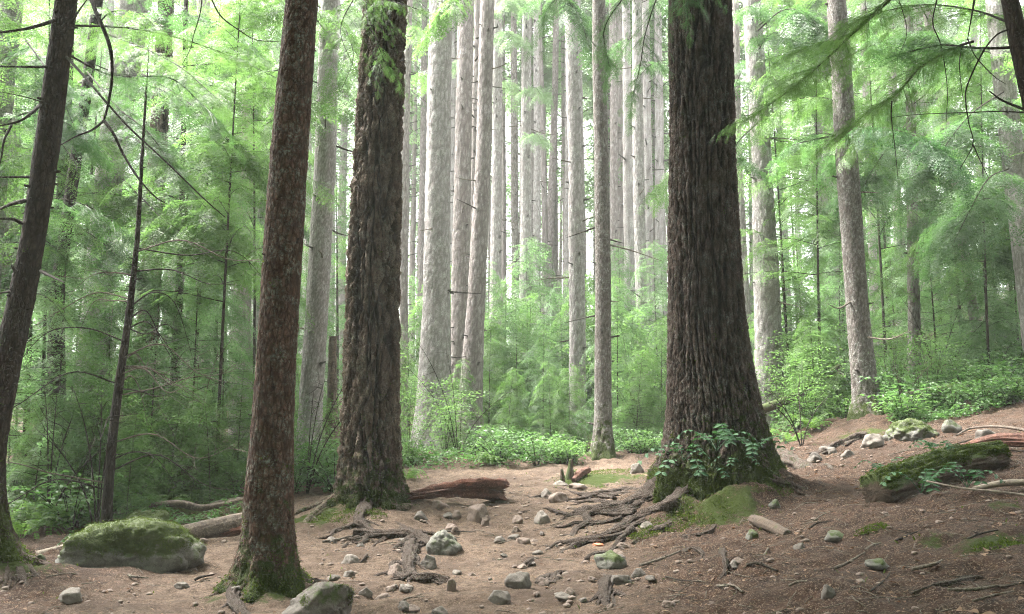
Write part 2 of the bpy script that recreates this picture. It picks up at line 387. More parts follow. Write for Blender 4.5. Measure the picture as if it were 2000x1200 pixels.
def trunk_geo(path, style='plain', na=48, dz=.05, top=22, flare=0., fh=.4, lobes=5, moss_h=0., moss_a=.9, moss_dir=-1.2, base_up=0., seed=0., knots=0, knot_r=.02, knot_len=.05, rtop=None, dz_hi=None, vis_top=None):
    """path: [(x,y,z,r)] going up; the trunk goes on to height top."""
    path = np.asarray(path, float); z0, z1 = path[0, 2], path[-1, 2]
    if top > z1:
        s = (path[-1, :2]-path[-2, :2])/(path[-1, 2]-path[-2, 2])*.6
        rt = rtop if rtop is not None else path[-1, 3]*.35
        path = np.concatenate([path, [[*(path[-1, :2]+s*(top-z1)), top, rt]]])
    zs = np.arange(z0, (vis_top or z1)+.3, dz); zs = np.concatenate([zs, np.linspace(zs[-1]+.4, top, max(3, int((top-zs[-1])/.8)))]) if top > zs[-1]+.5 else zs
    # smooth interpolation of centre and radius in z
    def itp(k):
        a = np.interp(zs, path[:, 2], path[:, k])
        for _ in range(3):
            zz = np.concatenate([[zs[0]], zs, [zs[-1]]]); aa = np.concatenate([[a[0]], a, [a[-1]]])
            a = (np.interp(zs-.12, zs, a)+np.interp(zs+.12, zs, a)+a)/3
        return a
    cx, cy_, r = itp(0), itp(1), itp(2+1)
    cx = cx+.02*perlin(zs*.5+seed, 3.3, seed); cy_ = cy_+.02*perlin(zs*.5, seed, 8.)
    th = np.arange(na)*2*math.pi/na
    TH, Z = np.meshgrid(th, zs); R = np.repeat(r[:, None], na, 1)
    hgt = np.maximum(Z-z0-base_up, -.1)
    if flare:
        lb = 0.5+.5*np.cos(lobes*TH+seed+1.3*np.sin(TH*2+seed)); lb = lb**1.8
        R = R*(1+flare*np.exp(-np.maximum(hgt-.1, 0)/fh)*(.35+.9*lb))
    R = R*(1+.035*perlin(np.cos(TH)*1.4+seed, np.sin(TH)*1.4, Z*.7))
    d, rg, fs_ = relief(style, TH, Z, R, seed)
    d = d*np.clip(R/.2, .35, 1.4)
    ms = np.zeros_like(R)
    if moss_h:
        ms = moss_a*np.exp(-np.maximum(hgt-.05, 0)/(moss_h*(1+.75*np.cos(TH-moss_dir))))
        d = d+.02*sstep(.45, .8, ms+.6*fbm(np.cos(TH)*R*6, np.sin(TH)*R*6, Z*5, 3))
    RR = R+d
    V = np.stack([cx[:, None]+np.cos(TH)*RR, cy_[:, None]+np.sin(TH)*RR, Z], -1).reshape(-1, 3)
    n = len(zs); i, j = np.meshgrid(np.arange(n-1), np.arange(na), indexing='ij')
    Q = np.stack([i*na+j, i*na+(j+1) % na, (i+1)*na+(j+1) % na, (i+1)*na+j], -1).reshape(-1, 4)
    g = G(); kn = np.zeros(R.shape)
    rg_ = np.random.default_rng(int(seed*97)+5)
    st = []
    for _ in range(knots):
        a = rg_.uniform(0, 2*math.pi); kz = rg_.uniform(z0+.9, (vis_top or z1)); kr = knot_r*rg_.uniform(.7, 1.4)
        rad = np.interp(kz, zs, r); da = (TH-a+math.pi) % (2*math.pi)-math.pi
        q = ((da*rad)**2+(Z-kz)**2)/kr**2
        kn = np.maximum(kn, np.exp(-q*1.2)); st.append((a, kz, kr, rad))
    g.add(V, Q, None, ridge=rg.ravel(), moss=ms.ravel(), knot=kn.ravel(), fiss=fs_.ravel())
    for a, kz, kr, rad in st:
        c = np.array([np.interp(kz, zs, cx), np.interp(kz, zs, cy_), kz]); o = np.array([math.cos(a), math.sin(a), .15])
        ln = knot_len*rg_.uniform(.3, 1.5)
        tube(g, [c+o*rad*.9, c+o*(rad+ln*.6), c+o*(rad+ln)], [kr*.55, kr*.42, kr*.3], 6, 4, ridge=.2, knot=.8)
    return g, (lambda z: np.array([np.interp(z, zs, cx), np.interp(z, zs, cy_), z])), (lambda z: float(np.interp(z, zs, r)))

# ------------------------------------------------------------------ foliage
def spray_proto(nt_=9, leaf=.07, wid=.024, seed=1, dens=1.):
    """one flat feathery needle spray along +x, length 1: narrow leaflets both sides of each side twig."""
    r = np.random.default_rng(seed); Vs = []
    def leaflet(p, ang, L, W, zt):
        d = np.array([math.cos(ang), math.sin(ang), zt]); n = np.array([-math.sin(ang), math.cos(ang), r.uniform(-.35, .35)])
        Vs.append([p, p+d*L*.45+n*W*.5, p+d*L, p+d*L*.45-n*W*.5])
    def twig(p0, ang, L, dz0):
        k = max(2, int(L/leaf*1.25*dens))
        for q in range(k):
            f = (q+.6)/k
            p = p0+np.array([math.cos(ang)*L*f, math.sin(ang)*L*f, dz0*L*f-.18*L*f*f])
            for s in (-1, 1):
                leaflet(p, ang+s*r.uniform(.6, 1.0), leaf*r.uniform(.7, 1.15)*(1-.3*f), wid*r.uniform(.8, 1.2), r.uniform(-.25, .1))
        leaflet(p0+np.array([math.cos(ang)*L*.97, math.sin(ang)*L*.97, dz0*L-.18*L]), ang, leaf, wid, -.2)
    twig(np.zeros(3), 0, 1., -.05)
    for q in range(nt_):
        f = (q+.7)/(nt_+.5); s = 1 if q % 2 else -1
        twig(np.array([f, 0, -.05*f-.18*f*f]), s*r.uniform(.75, 1.05), .52*(1-.72*f)*r.uniform(.8, 1.2), r.uniform(-.2, .05))
    return np.array(Vs)                                    # (n,4,3)
HI = [spray_proto(10, .09, .034, s, 1.1) for s in (1, 2, 3)]
MD = [spray_proto(8, .13, .055, s, 1.05) for s in (4, 5, 6)]
LO = [spray_proto(5, .22, .11, s, .8) for s in (7, 8, 9)]
def place_sprays(g, protos, pos, dirs, size, rng, roll=.5, droop=0.):
    """puts a spray at each pos pointing along dirs."""
    pos = np.asarray(pos, float).reshape(-1, 3); dirs = np.asarray(dirs, float).reshape(-1, 3)
    size = np.broadcast_to(size, (len(pos),)); which = rng.integers(0, len(protos), len(pos))
    X = dirs/(np.linalg.norm(dirs, axis=1)[:, None]+1e-9)
    Y = np.cross(np.array([0, 0, 1.]), X); Y /= np.linalg.norm(Y, axis=1)[:, None]+1e-9
    Z = np.cross(X, Y); a = rng.normal(0, roll, len(pos))[:, None]
    Y, Z = Y*np.cos(a)+Z*np.sin(a), Z*np.cos(a)-Y*np.sin(a)
    for k in range(len(protos)):
        m = np.nonzero(which == k)[0]
        if not len(m): continue
        p = protos[k]; n = len(p)
        Rm = np.stack([X[m], Y[m], Z[m]], -1)              # columns
        V = np.einsum('kij,nqj->knqi', Rm, p)*size[m][:, None, None, None]+pos[m][:, None, None, :]
        V = V.reshape(-1, 3); F4 = np.arange(len(V)).reshape(-1, 4)
        rn = np.repeat(np.clip(rng.normal(.5, .22, len(m))[:, None]+rng.normal(0, .12, (len(m), n)), 0, 1).ravel(), 4)
        g.add(V, F4, None, rnd=rn)
def bough_geo(gl, gw, pts, rad, rng, protos, size=.3, step=.09, wood=True, start=.15, roll=.45, droop=.25, spread=(.6, 1.1), ns=6):
    """a branch with sprays down both sides."""
    pts = np.asarray(pts, float); L = np.linalg.norm(np.diff(pts, axis=0), axis=1).sum()
    n = max(8, int(L/.06)); C = catmull(pts, n)
    if wood: tube(gw, pts, np.linspace(rad, rad*.2, len(pts)), ns, max(6, int(L/.1)), .1, 14)
    k = max(3, int(L*(1-start)/step)); fs = np.linspace(start, .99, k)
    pos, dr, sz = [], [], []
    for q, f in enumerate(fs):
        i = min(n-2, int(f*(n-1))); t = C[i+1]-C[i]; t = t/np.linalg.norm(t)
        s = 1 if q % 2 else -1
        a = s*rng.uniform(*spread); side = np.cross(t, [0, 0, 1.]); side /= np.linalg.norm(side)+1e-9
        d = t*math.cos(a)+side*math.sin(a); d[2] -= droop*rng.uniform(.3, 1.4)
        pos.append(C[i]); dr.append(d); sz.append(size*(1-.45*f)*rng.uniform(.65, 1.2))
    pos.append(C[-1]); t = C[-1]-C[-2]; t = t/np.linalg.norm(t); t[2] -= droop; dr.append(t); sz.append(size*.8)
    place_sprays(gl, protos, pos, dr, np.array(sz), rng, roll)

def young_conifer(name, H, seed, protos, mat, label, r0=.05, start=.12, width=.22, nb=60, size=.34, step=.11, gap=0., lean=.03, barkm='bark_twig', dead=0):
    """a young hemlock: thin trunk, drooping tiers of feathery boughs. Built at the origin."""
    rng = np.random.default_rng(seed)
    root = empty(name, (0, 0, 0), label, 'tree')
    lx, ly = rng.normal(0, lean, 2)*H
    cen = lambda z: np.array([lx*(z/H)**1.5, ly*(z/H)**1.5, z])
    gw, gl, gt = G(), G(), G()
    zs = np.linspace(-.15, H, 14); tube(gw, [cen(max(z, 0))+np.array([0, 0, min(z, 0)]) for z in zs], r0*(1-.93*np.linspace(0, 1, 14)), 10, 60, .12, 6, seed, ridge=.4)
    for b in range(nb):
        f = start+(1-start)*((b+rng.uniform(0, 1))/nb)**.95; z = f*H
        if rng.random() < gap: continue
        L = width*H*(1-f)**.95*rng.uniform(.4, 1.25)+.12; a = b*2.4+rng.normal(0, .5)
        o = np.array([math.cos(a), math.sin(a), 0]); sd_ = np.array([-o[1], o[0], 0])
        c = cen(z); up = rng.uniform(.05, .35); bend = rng.normal(0, .12)
        pts = [c, c+o*L*.35+np.array([0, 0, L*up*.45])+sd_*L*bend*.3, c+o*L*.7+np.array([0, 0, L*(up*.5-.04)])+sd_*L*bend, c+o*L+np.array([0, 0, L*(up*.3-.22)])+sd_*L*bend*1.6]
        bough_geo(gl, gt, pts, .003+.0032*L, rng, protos, min(size, .3+L*.35)*rng.uniform(.85, 1.15), step, True, .06, .38, .2, ns=3)
    for b in range(dead):
        z = rng.uniform(.05, max(start, .3))*H; a = rng.uniform(0, 6.28); L = rng.uniform(.4, 1.3)
        o = np.array([math.cos(a), math.sin(a), 0]); c = cen(z)
        pts = [c, c+o*L*.4+np.array([0, 0, rng.uniform(-.1, .15)]), c+o*L+np.array([rng.normal(0, .12), rng.normal(0, .12), rng.uniform(-.4, .1)])]
        tube(gt, pts, [.009, .006, .002], 4, 8)
        for _ in range(3):
            p = pts[1]+(pts[2]-pts[1])*rng.random(); q = p+rng.normal(0, .2, 3); tube(gt, [p, (p+q)/2+rng.normal(0, .03, 3), q], [.004, .003, .001], 3, 5)
    link('trunk', gw.mesh('trunk'), M[barkm], root)
    if gt.n: link('branches', gt.mesh('branches'), M['bark_twig'], root)
    link('crown', gl.mesh('crown', smooth=False), M[mat], root)
    return root
def leaf_quads(g, pos, dirs, nrm, L, W, rng, fold=.25):
    """pointed oval leaves, each two bent quads."""
    pos = np.asarray(pos, float); X = dirs/(np.linalg.norm(dirs, axis=1)[:, None]+1e-9)
    Y = np.cross(nrm, X); Y /= np.linalg.norm(Y, axis=1)[:, None]+1e-9; Z = np.cross(X, Y)
    L = np.broadcast_to(L, (len(pos),))[:, None]; W = np.broadcast_to(W, (len(pos),))[:, None]
    a = pos; m1 = pos+X*L*.35; m2 = pos+X*L*.7-Z*L*.08; tip = pos+X*L-Z*L*.2
    l1 = m1+Y*W*.5+Z*W*fold; r1 = m1-Y*W*.5+Z*W*fold; l2 = m2+Y*W*.42+Z*W*fold; r2 = m2-Y*W*.42+Z*W*fold
    V = np.stack([a, m1, m2, tip, l1, r1, l2, r2], 1).reshape(-1, 3)
    b = np.arange(len(pos))[:, None, None]*8
    Q = (np.array([[1, 2, 6, 4], [2, 1, 5, 7]])[None]+b).reshape(-1, 4); T = (np.array([[0, 1, 4], [1, 0, 5], [2, 3, 6], [3, 2, 7]])[None]+b).reshape(-1, 3)
    g.add(V, Q, T, rnd=np.repeat(np.clip(rng.normal(.5, .25, len(pos)), 0, 1), 8))
def leafy_shrub(name, H, seed, mat, label, stems=9, leaf=.07, per=16, cat='shrub', spread=.5):
    rng = np.random.default_rng(seed); root = empty(name, (0, 0, 0), label, cat)
    gs, gl = G(), G()
    for s in range(stems):
        a = rng.uniform(0, 6.28); o = np.array([math.cos(a), math.sin(a), 0]); hh = H*rng.uniform(.55, 1.1); sp = spread*H*rng.uniform(.2, 1.1)
        pts = [o*.03, o*sp*.35+np.array([0, 0, hh*.45]), o*sp*.8+np.array([0, 0, hh*.85]), o*sp*1.25+np.array([0, 0, hh*.95])]
        C, R = tube(gs, pts, [.008, .006, .004, .002], 4, 12)
        k = rng.integers(2, 12, per); dd = rng.normal(0, 1, (per, 3)); dd[:, 2] = rng.uniform(-.25, .3, per); dd /= np.linalg.norm(dd, axis=1)[:, None]
        nr = np.array([0, 0, 1.])+rng.normal(0, .3, (per, 3))
        tw = rng.uniform(0, .22*H, per)[:, None]
        leaf_quads(gl, C[k]+dd*tw, dd, nr, leaf*rng.uniform(.6, 1.3, per), leaf*.55*rng.uniform(.8, 1.2, per), rng)
    link('stem', gs.mesh('stem'), M['bark_twig'], root); link('foliage', gl.mesh('foliage', smooth=False), M[mat], root)
    return root
def frond_plant(name, seed, mat, label, n=11, L=.75, pin=.13, pairs=22, cat='fern', rise=.6, leafw=.28, tipdrop=.35, broad=False):
    """sword fern (many narrow pinnae) or a pinnate-leaved plant (few broad leaflets)."""
    rng = np.random.default_rng(seed); root = empty(name, (0, 0, 0), label, cat)
    for k in range(n):
        gs = G(); a = k*2*math.pi/n+rng.normal(0, .3); o = np.array([math.cos(a), math.sin(a), 0]); l = L*rng.uniform(.65, 1.1); rs = rise*rng.uniform(.6, 1.2)
        pts = [np.zeros(3), o*l*.3+np.array([0, 0, l*rs*.55]), o*l*.65+np.array([0, 0, l*rs*.75]), o*l+np.array([0, 0, l*(rs*.75-tipdrop)])]
        C = catmull(pts, 40); tube(gs, pts, [.004, .003, .002, .001], 4, 14, rnd=.2)
        fs = np.repeat(np.linspace(.14 if not broad else .3, .97, pairs), 2); s = np.tile([1, -1], pairs)
        i = np.minimum((fs*39).astype(int), 38); T = C[i+1]-C[i]; T /= np.linalg.norm(T, axis=1)[:, None]
        S = np.cross(T, [0, 0, 1.]); S /= np.linalg.norm(S, axis=1)[:, None]; U = np.cross(S, T)
        D = S*s[:, None]+T*.35+rng.normal(0, .06, T.shape)
        ln = pin*np.sin(np.clip(fs*1.0+.12, 0, 1)*math.pi*.93)**.7*rng.uniform(.9, 1.1, len(fs)) if not broad else pin*rng.uniform(.8, 1.1, len(fs))
        leaf_quads(gs, C[i], D, U, ln, ln*leafw if broad else np.full(len(fs), L*.83/pairs), rng, .1)
        link('frond', gs.mesh('frond', smooth=False), M[mat], root)
    return root

# ------------------------------------------------------------------ rocks
def rock_geo(size, seed, n=40, cuts=7, rough=.10, moss=0., flat=0.):
    """a faceted, worn stone: a sphere cut by random planes, then roughened. size = (sx, sy, sz) half extents."""
    rng = np.random.default_rng(seed)
    m = n; u = np.linspace(0, math.pi, m); v = np.arange(2*m)*math.pi/m
    Uu, Vv = np.meshgrid(u, v, indexing='ij')
    D = np.stack([np.sin(Uu)*np.cos(Vv), np.sin(Uu)*np.sin(Vv), np.cos(Uu)], -1)
    r = np.ones(Uu.shape)
    for _ in range(cuts):
        nrm = rng.normal(0, 1, 3); nrm[2] = abs(nrm[2])*.8; nrm /= np.linalg.norm(nrm); dd = rng.uniform(.55, .85)
        c = D@nrm; r = np.where(c > 1e-3, np.minimum(r, dd/np.maximum(c, 1e-3)), r)
    q = D*1.5+seed*3.1
    r = r*(1+.16*perlin(q[..., 0], q[..., 1], q[..., 2]))+rough*fbm(q[..., 0]*2.6, q[..., 1]*2.6, q[..., 2]*2.6, 4)
    if n > 20:
        f1, f2, _ = worley(q[..., 0]*5, q[..., 1]*5, q[..., 2]*5); r = r+.035*fbm(q[..., 0]*9, q[..., 1]*9, q[..., 2]*9, 4)-.03*(1-sstep(0, .18, f2-f1))
    V = D*r[..., None]*np.asarray(size)
    i, j = np.meshgrid(np.arange(m-1), np.arange(2*m), indexing='ij'); k = 2*m
    Q = np.stack([i*k+j, (i+1)*k+j, (i+1)*k+(j+1) % k, i*k+(j+1) % k], -1).reshape(-1, 4)
    ms = moss*np.clip(D[..., 2]*1.0+.38, 0, 1)
    return V.reshape(-1, 3), Q, ms.ravel()
def rock(name, px0, px1, pyt, pyb, seed, mat, label, group=None, moss=0., cuts=7, rough=.1, depth=.8, n=26, sink=.35, rz=0., dback=0.):
    """a stone that fills the given photo box, sitting on the ground at its lower edge."""
    p = hit((px0+px1)/2, pyb); d = p[1]; s = mpp(d, pyb)
    wx = (px1-px0)*s/2; hh = (pyb-pyt)*s
    V, Q, ms = rock_geo((wx*1.08, wx*depth, hh/(2-sink)*1.25), seed, n, cuts, rough, moss)
    V[:, 0] *= wx/abs(V[:, 0]).max(); c, s_ = math.cos(rz), math.sin(rz); V = V@np.array([[c, s_, 0], [-s_, c, 0], [0, 0, 1]])
    loc = np.array([p[0], d+wx*depth*.75+dback, 0]); loc[0] *= loc[1]/d; loc[2] = p[2]+hh*1.0-V[:, 2].max()+ (h(loc[0], loc[1])-p[2])*.0
    g = G(); g.add(V+loc, Q, None, moss=ms)
    return solo(name, g, M[mat], loc, label, 'rock', group)

# ------------------------------------------------------------------ trees traced from the photo
def px_path(rows, d, dd=0.):
    """rows: (py, xL, xR) from base up, at forward distance d (leaning back dd metres by the last row)."""
    out = []
    for k, (py, a, b) in enumerate(rows):
        y = d+dd*k/max(1, len(rows)-1); p = P((a+b)/2, py, y); out.append([*p, (b-a)/2*mpp(y, py)])
    return out
def fluff(o, root, n, seed, L=.022, thr=.55, name='moss', mat='moss_tuft', clump=6.):
    """tufts of moss standing on the mossy faces of o."""
    me = o.data; m = len(me.polygons); rng = np.random.default_rng(seed)
    c = np.zeros(m*3, np.float32); nn = np.zeros(m*3, np.float32); ar = np.zeros(m, np.float32)
    me.polygons.foreach_get('center', c); me.polygons.foreach_get('normal', nn); me.polygons.foreach_get('area', ar); c = c.reshape(-1, 3).astype(float); nn = nn.reshape(-1, 3).astype(float)
    mv = np.zeros(len(me.vertices), np.float32); me.attributes['moss'].data.foreach_get('value', mv)
    ls = np.zeros(m, np.int32); me.polygons.foreach_get('loop_start', ls); lv = np.zeros(len(me.loops), np.int32); me.loops.foreach_get('vertex_index', lv)
    mf = mv[lv[ls]]+1.1*fbm(c[:, 0]*clump+seed, c[:, 1]*clump, c[:, 2]*clump, 4)
    wgt = ar*np.clip((mf-thr)*4, 0, 1)*np.clip(nn[:, 2]+.75, .1, 1)
    if wgt.sum() <= 0: return
    k = rng.choice(m, n, p=wgt/wgt.sum()); e = np.sqrt(ar[k])[:, None]
    pos = c[k]+rng.normal(0, .5, (n, 3))*e-nn[k]*.004; dr = nn[k]+rng.normal(0, .7, (n, 3)); dr[:, 2] -= .15
    g = G(); leaf_quads(g, pos, dr, rng.normal(0, 1, (n, 3)), L*rng.uniform(.5, 1.4, n), L*.42, rng)
    return link(name, g.mesh(name, smooth=False), M[mat], o)
TREES = {}
def tree(key, name, rows, d, mat, style, label, group=None, base_py=None, dd=0., crown=None, tuft=0, **kw):
    path = px_path(rows, d, dd)
    zb = float(h(path[0][0], path[0][1]))-.12
    drop = .35 if kw.get('flare') else .1
    if path[0][2] > zb+.02:                                # reach down to the ground
        k = (path[0][2]-zb)/max(.2, path[1][2]-path[0][2])
        path = [[path[0][0]+(path[0][0]-path[1][0])*k*.7, path[0][1], zb, path[0][3]*(1.0+.02*k)]]+path
    elif path[0][2] < zb: path[0][2] = zb
    path[0][2] = zb
    path = [[path[0][0], path[0][1], zb-drop, path[0][3]*1.05]]+path
    path = [p for i, p in enumerate(path) if i == 0 or p[2] > path[i-1][2]+.05]
    root = empty(name, (path[0][0], path[0][1], zb+.12), label, 'tree', group)
    g, cen, rad = trunk_geo(path, style, base_up=drop, **kw)
    tk = part('trunk', g, M[mat], root)
    if tuft: fluff(tk, root, tuft, int(d*10))
    TREES[key] = dict(root=root, cen=cen, rad=rad, d=d)
    return root
def shade_crown(key, zlo, zhi, rmax, n, seed, mat='needles_dark', size=1.3):
    """the crown far above: long drooping boughs with big sprays."""
    T = TREES[key]; rng = np.random.default_rng(seed); gl, gw = G(), G()
    for b in range(n):
        f = b/n; z = zlo+(zhi-zlo)*f; L = rmax*(1-.75*f)*rng.uniform(.7, 1.15); a = b*2.4+rng.normal(0, .4); o = np.array([math.cos(a), math.sin(a), 0]); c = T['cen'](z)
        pts = [c, c+o*L*.4+np.array([0, 0, .08*L]), c+o*L*.75+np.array([0, 0, -.02*L]), c+o*L+np.array([0, 0, -.25*L])]
        bough_geo(gl, gw, pts, .05, rng, LO, size, .34, True, .1, .35, .2, ns=5)
    part('crown', gl, M[mat], T['root'], smooth=False); part('limbs', gw, M['bark_twig'], T['root'])
def bough(key, px_pts, rad, seed, mat, size=.3, step=.08, protos=None, name='bough', start=.1, droop=.25, hang=0, roll=.45, foliage=True, wide=0.):
    """a bough of a tree, traced: px_pts = (px, py, d)."""
    T = TREES[key]; rng = np.random.default_rng(seed); pts = [P(*p) for p in px_pts]; gw, gl = G(), G()
    L = np.linalg.norm(np.diff(pts, axis=0), axis=1).sum()
    tube(gw, pts, np.linspace(rad, rad*.3, len(pts)), 6, max(8, int(L/.08)), .12, 15, seed)
    o = part(name, gw, M['bark_twig'], T['root'])
    if foliage:
        C = catmull(pts, 60)
        near = pts[-1][1] < 12
        bough_geo(gl, None, pts, rad, rng, protos or HI, size*(.6 if near else 1), step*(1.3 if near else 1), False, max(start, .3), roll, droop)
        for q in range(int(hang*(1.7 if near else 1))):                              # side branchlets
            i = rng.integers(int(60*start)+2, 59); t = C[min(i+1, 59)]-C[i-1]; t /= np.linalg.norm(t)
            side = np.cross(t, [0, 0, 1.]); side /= np.linalg.norm(side); s = rng.choice([-1, 1])
            l = rng.uniform(.4, 1.)*(wide or size*2.6)*(1-.45*i/60)
            d = t*rng.uniform(.45, .9)+side*s*rng.uniform(.6, 1.); d[2] -= rng.uniform(.05, .45); d /= np.linalg.norm(d)
            e = [C[i], C[i]+d*l*.5, C[i]+d*l+np.array([0, 0, -.12*l])]
            bough_geo(gl, gl, e, .003, rng, protos or HI, size*(.5 if near else .8), step*(.8 if near else 1), True, .08, roll+.15*near, droop, ns=3)
        f = link('foliage', gl.mesh('foliage', tuple(T['root'].location), False), M[mat], o)
    return o
def auto_boughs(key, n, zlo, zhi, L, size, seed, mats, toward=None):
    """more fans of drooping foliage on a tree, all round or mostly toward one side."""
    T = TREES[key]; rng = np.random.default_rng(seed)
    for k in range(n):
        z = rng.uniform(zlo, zhi); a = rng.uniform(0, 6.28) if toward is None else toward+rng.normal(0, .8); l = L*rng.uniform(.6, 1.15)
        o = np.array([math.cos(a), math.sin(a), 0]); c = T['cen'](z); s = np.array([-o[1], o[0], 0])*rng.normal(0, .12)*l
        pts = [c, c+o*l*.35+np.array([0, 0, .10*l])+s*.3, c+o*l*.7+np.array([0, 0, .02*l])+s, c+o*l+np.array([0, 0, -.22*l])+s*1.4]
        gw, gl = G(), G(); tube(gw, pts, [.014, .011, .007, .003], 5, 20, .1, 12)
        b = part('bough', gw, M['bark_twig'], T['root']); C = catmull(pts, 60)
        bough_geo(gl, None, pts, .01, rng, MD, size*.8, .13, False, .25, .35, .25)
        for q in range(int(9*l)):
            i = rng.integers(10, 59); t = C[min(i+1, 59)]-C[i-1]; t /= np.linalg.norm(t); side = np.cross(t, [0, 0, 1.]); side /= np.linalg.norm(side)
            m = l*.5*rng.uniform(.4, 1.)*(1-.5*i/60); d = t*rng.uniform(.4, .9)+side*rng.choice([-1, 1])*rng.uniform(.6, 1.); d[2] -= rng.uniform(.05, .5); d /= np.linalg.norm(d)
            bough_geo(gl, gl, [C[i], C[i]+d*m*.5, C[i]+d*m+np.array([0, 0, -.15*m])], .003, rng, MD, size*.75, .11, True, .06, .45, .3, ns=3)
        link('foliage', gl.mesh('foliage', tuple(T['root'].location), False), M[mats[k % len(mats)]], b)
def twig_part(key, px_pts, rad, name='dead_branch', mat='bark_twig', seed=0):
    T = TREES[key]; g = G(); tube(g, [P(*p) for p in px_pts], np.linspace(rad, rad*.35, len(px_pts)), 6, len(px_pts)*8, .15, 14, seed)
    return part(name, g, M[mat], T['root'])
def root_tube(g, pts, rads, seed, moss=0., twigs=3):
    rng = np.random.default_rng(int(seed*31)+3)
    C, R = tube(g, pts, rads, 26, len(pts)*18, .45, 6, seed, ridge=.6, flat=.9, grain=.55, moss=moss)
    for _ in range(twigs):                                 # rootlets that leave it and dive into the dirt
        i = int(rng.uniform(.25, .92)*(len(C)-1)); t = C[min(i+1, len(C)-1)]-C[i-1]; t /= np.linalg.norm(t)+1e-9
        s = np.array([-t[1], t[0], 0])*rng.choice([-1, 1]); r = max(.006, R[i]*rng.uniform(.25, .5)); L = r*rng.uniform(8, 18)
        q = [C[i]]
        for f in (.35, .7, 1.):
            v = C[i]+t*L*f*rng.uniform(.4, 1.)+s*L*f*rng.uniform(.4, .9); v[2] = float(h(v[0], v[1]))+r*(.5-1.6*f*f); q.append(v)
        tube(g, q, [r, r*.9, r*.7, r*.4], 8, 14, .4, 12, seed+_, ridge=.5, moss=moss)
def root_part(key, pxs, rad, seed=0, name='root', lift=.12, mat='root', moss=0., attach=True, twigs=3):
    """a root lying on the ground along the photo points, growing out of the trunk."""
    T = TREES[key]; g = G(); rad = np.linspace(rad[0], rad[1], len(pxs))
    pts = []
    for (a, b), r in zip(pxs, rad):
        p = hit(a, b+r/mpp(hit(a, b)[1])*.6); p[2] += r*lift; pts.append(p)
    pts[-1][2] -= rad[-1]*1.2; rr = list(rad)
    if attach:
        zb = pts[0][2]+rad[0]*1.2; c = T['cen'](zb); d = pts[0]-c; L = np.linalg.norm(d[:2])
        if L < 2.2:
            rt = T['rad'](zb); s = c+d*min(1, rt*.7/max(L, .01)); s[2] = zb+rad[0]*1.0; pts.insert(0, s); rr.insert(0, rad[0]*1.25)
    root_tube(g, pts, rr, seed, moss, twigs)
    return part(name, g, M[mat], T['root'])

# mounds under the big trees, before anything is laid on the ground
for px, py, d, r, hh in ((1400, 950, 10.6, 1.15, .40), (1300, 1010, 9.6, .55, .06), (1480, 990, 9.9, .5, .08), (725, 985, 11.2, .95, .16), (525, 1135, 7.2, .45, .06), (-10, 1085, 7.6, .75, .18), (1180, 915, 17, 1.6, .12), (1700, 840, 16, 1.2, .15)):
    p = P(px, py, d); MOUNDS.append((p[0], p[1], r, hh))

# ------------------------------------------------------------------ the ground sheet
def axis(lo, hi, st, far_lo, far_hi):
    a = list(np.arange(lo, hi, st)); s = st; x = hi
    while x < far_hi: a.append(x); s *= 1.12; x += s
    a.append(far_hi); s = st*1.12; x = lo-s; b = []
    while x > far_lo: b.append(x); s *= 1.12; x -= s
    b.append(far_lo); return np.array(sorted(b)+a)
def duff_at(x, y): return np.maximum(sstep(.5, 1.5, x-.13*(y-7)), np.maximum(sstep(2.6, 3.8, -x-.1*(y-7)), sstep(15.5, 18, y)))
def moss_at(x, y):
    m = np.zeros(np.shape(x))
    for px, py, r, a in ((1330, 985, .6, .60), (1290, 1030, .35, .48), (1420, 1000, .5, .8), (1500, 930, .4, .7), (700, 985, .5, .7), (610, 1020, .5, .75), (540, 1160, .3, .85), (430, 1165, .25, .5), (1160, 935, .8, .9), (1250, 930, .5, .6), (1690, 850, .8, .7), (1800, 820, .6, .8), (1930, 1060, .35, .75), (1830, 1050, .25, .6), (1700, 1040, .2, .5), (1960, 980, .3, .6), (1990, 860, .4, .55), (30, 1090, .5, .8), (1480, 1040, .12, .6), (420, 990, 1.1, .7)):
        p = hit(px, py); q = ((x-p[0])**2+(y-p[1])**2)/r**2; m = np.maximum(m, a*np.exp(-q))
    return m
xs = axis(-6.5, 9.0, .04, -150, 150); ys = axis(3.6, 18.5, .035, -60, 190)
X, Y = np.meshgrid(xs, ys)
Zg = h(X, Y)
fine = sstep(2, 4, Y)*(1-sstep(20, 26, Y))*(1-sstep(10, 13, abs(X)))
du = duff_at(X, Y)
Zg = Zg+fine*((.026+.024*du)*fbm(X*5, Y*5, 3.3, 5)+(.010+.008*du)*perlin(X*17, Y*17, 7.7))
mo = moss_at(X, Y)
Zg = Zg+fine*.025*sstep(.35, .8, mo+.5*fbm(X*6, Y*6, .5, 3))
nx, ny = len(xs), len(ys); i, j = np.meshgrid(np.arange(ny-1), np.arange(nx-1), indexing='ij')
g = G(); g.add(np.stack([X, Y, Zg], -1), np.stack([i*nx+j, i*nx+j+1, (i+1)*nx+j+1, (i+1)*nx+j], -1).reshape(-1, 4), None, duff=du.ravel(), moss=mo.ravel())
o = link('ground', g.mesh('ground'), M['ground']); tag(o, kind='structure')
mc = fluff(o, None, 70000, 17, .032, .45, 'moss_carpet', 'moss_tuft', 5.)
mc.parent = None; tag(mc, 'ragged low moss growing over the dirt', 'moss', None, 'stuff')

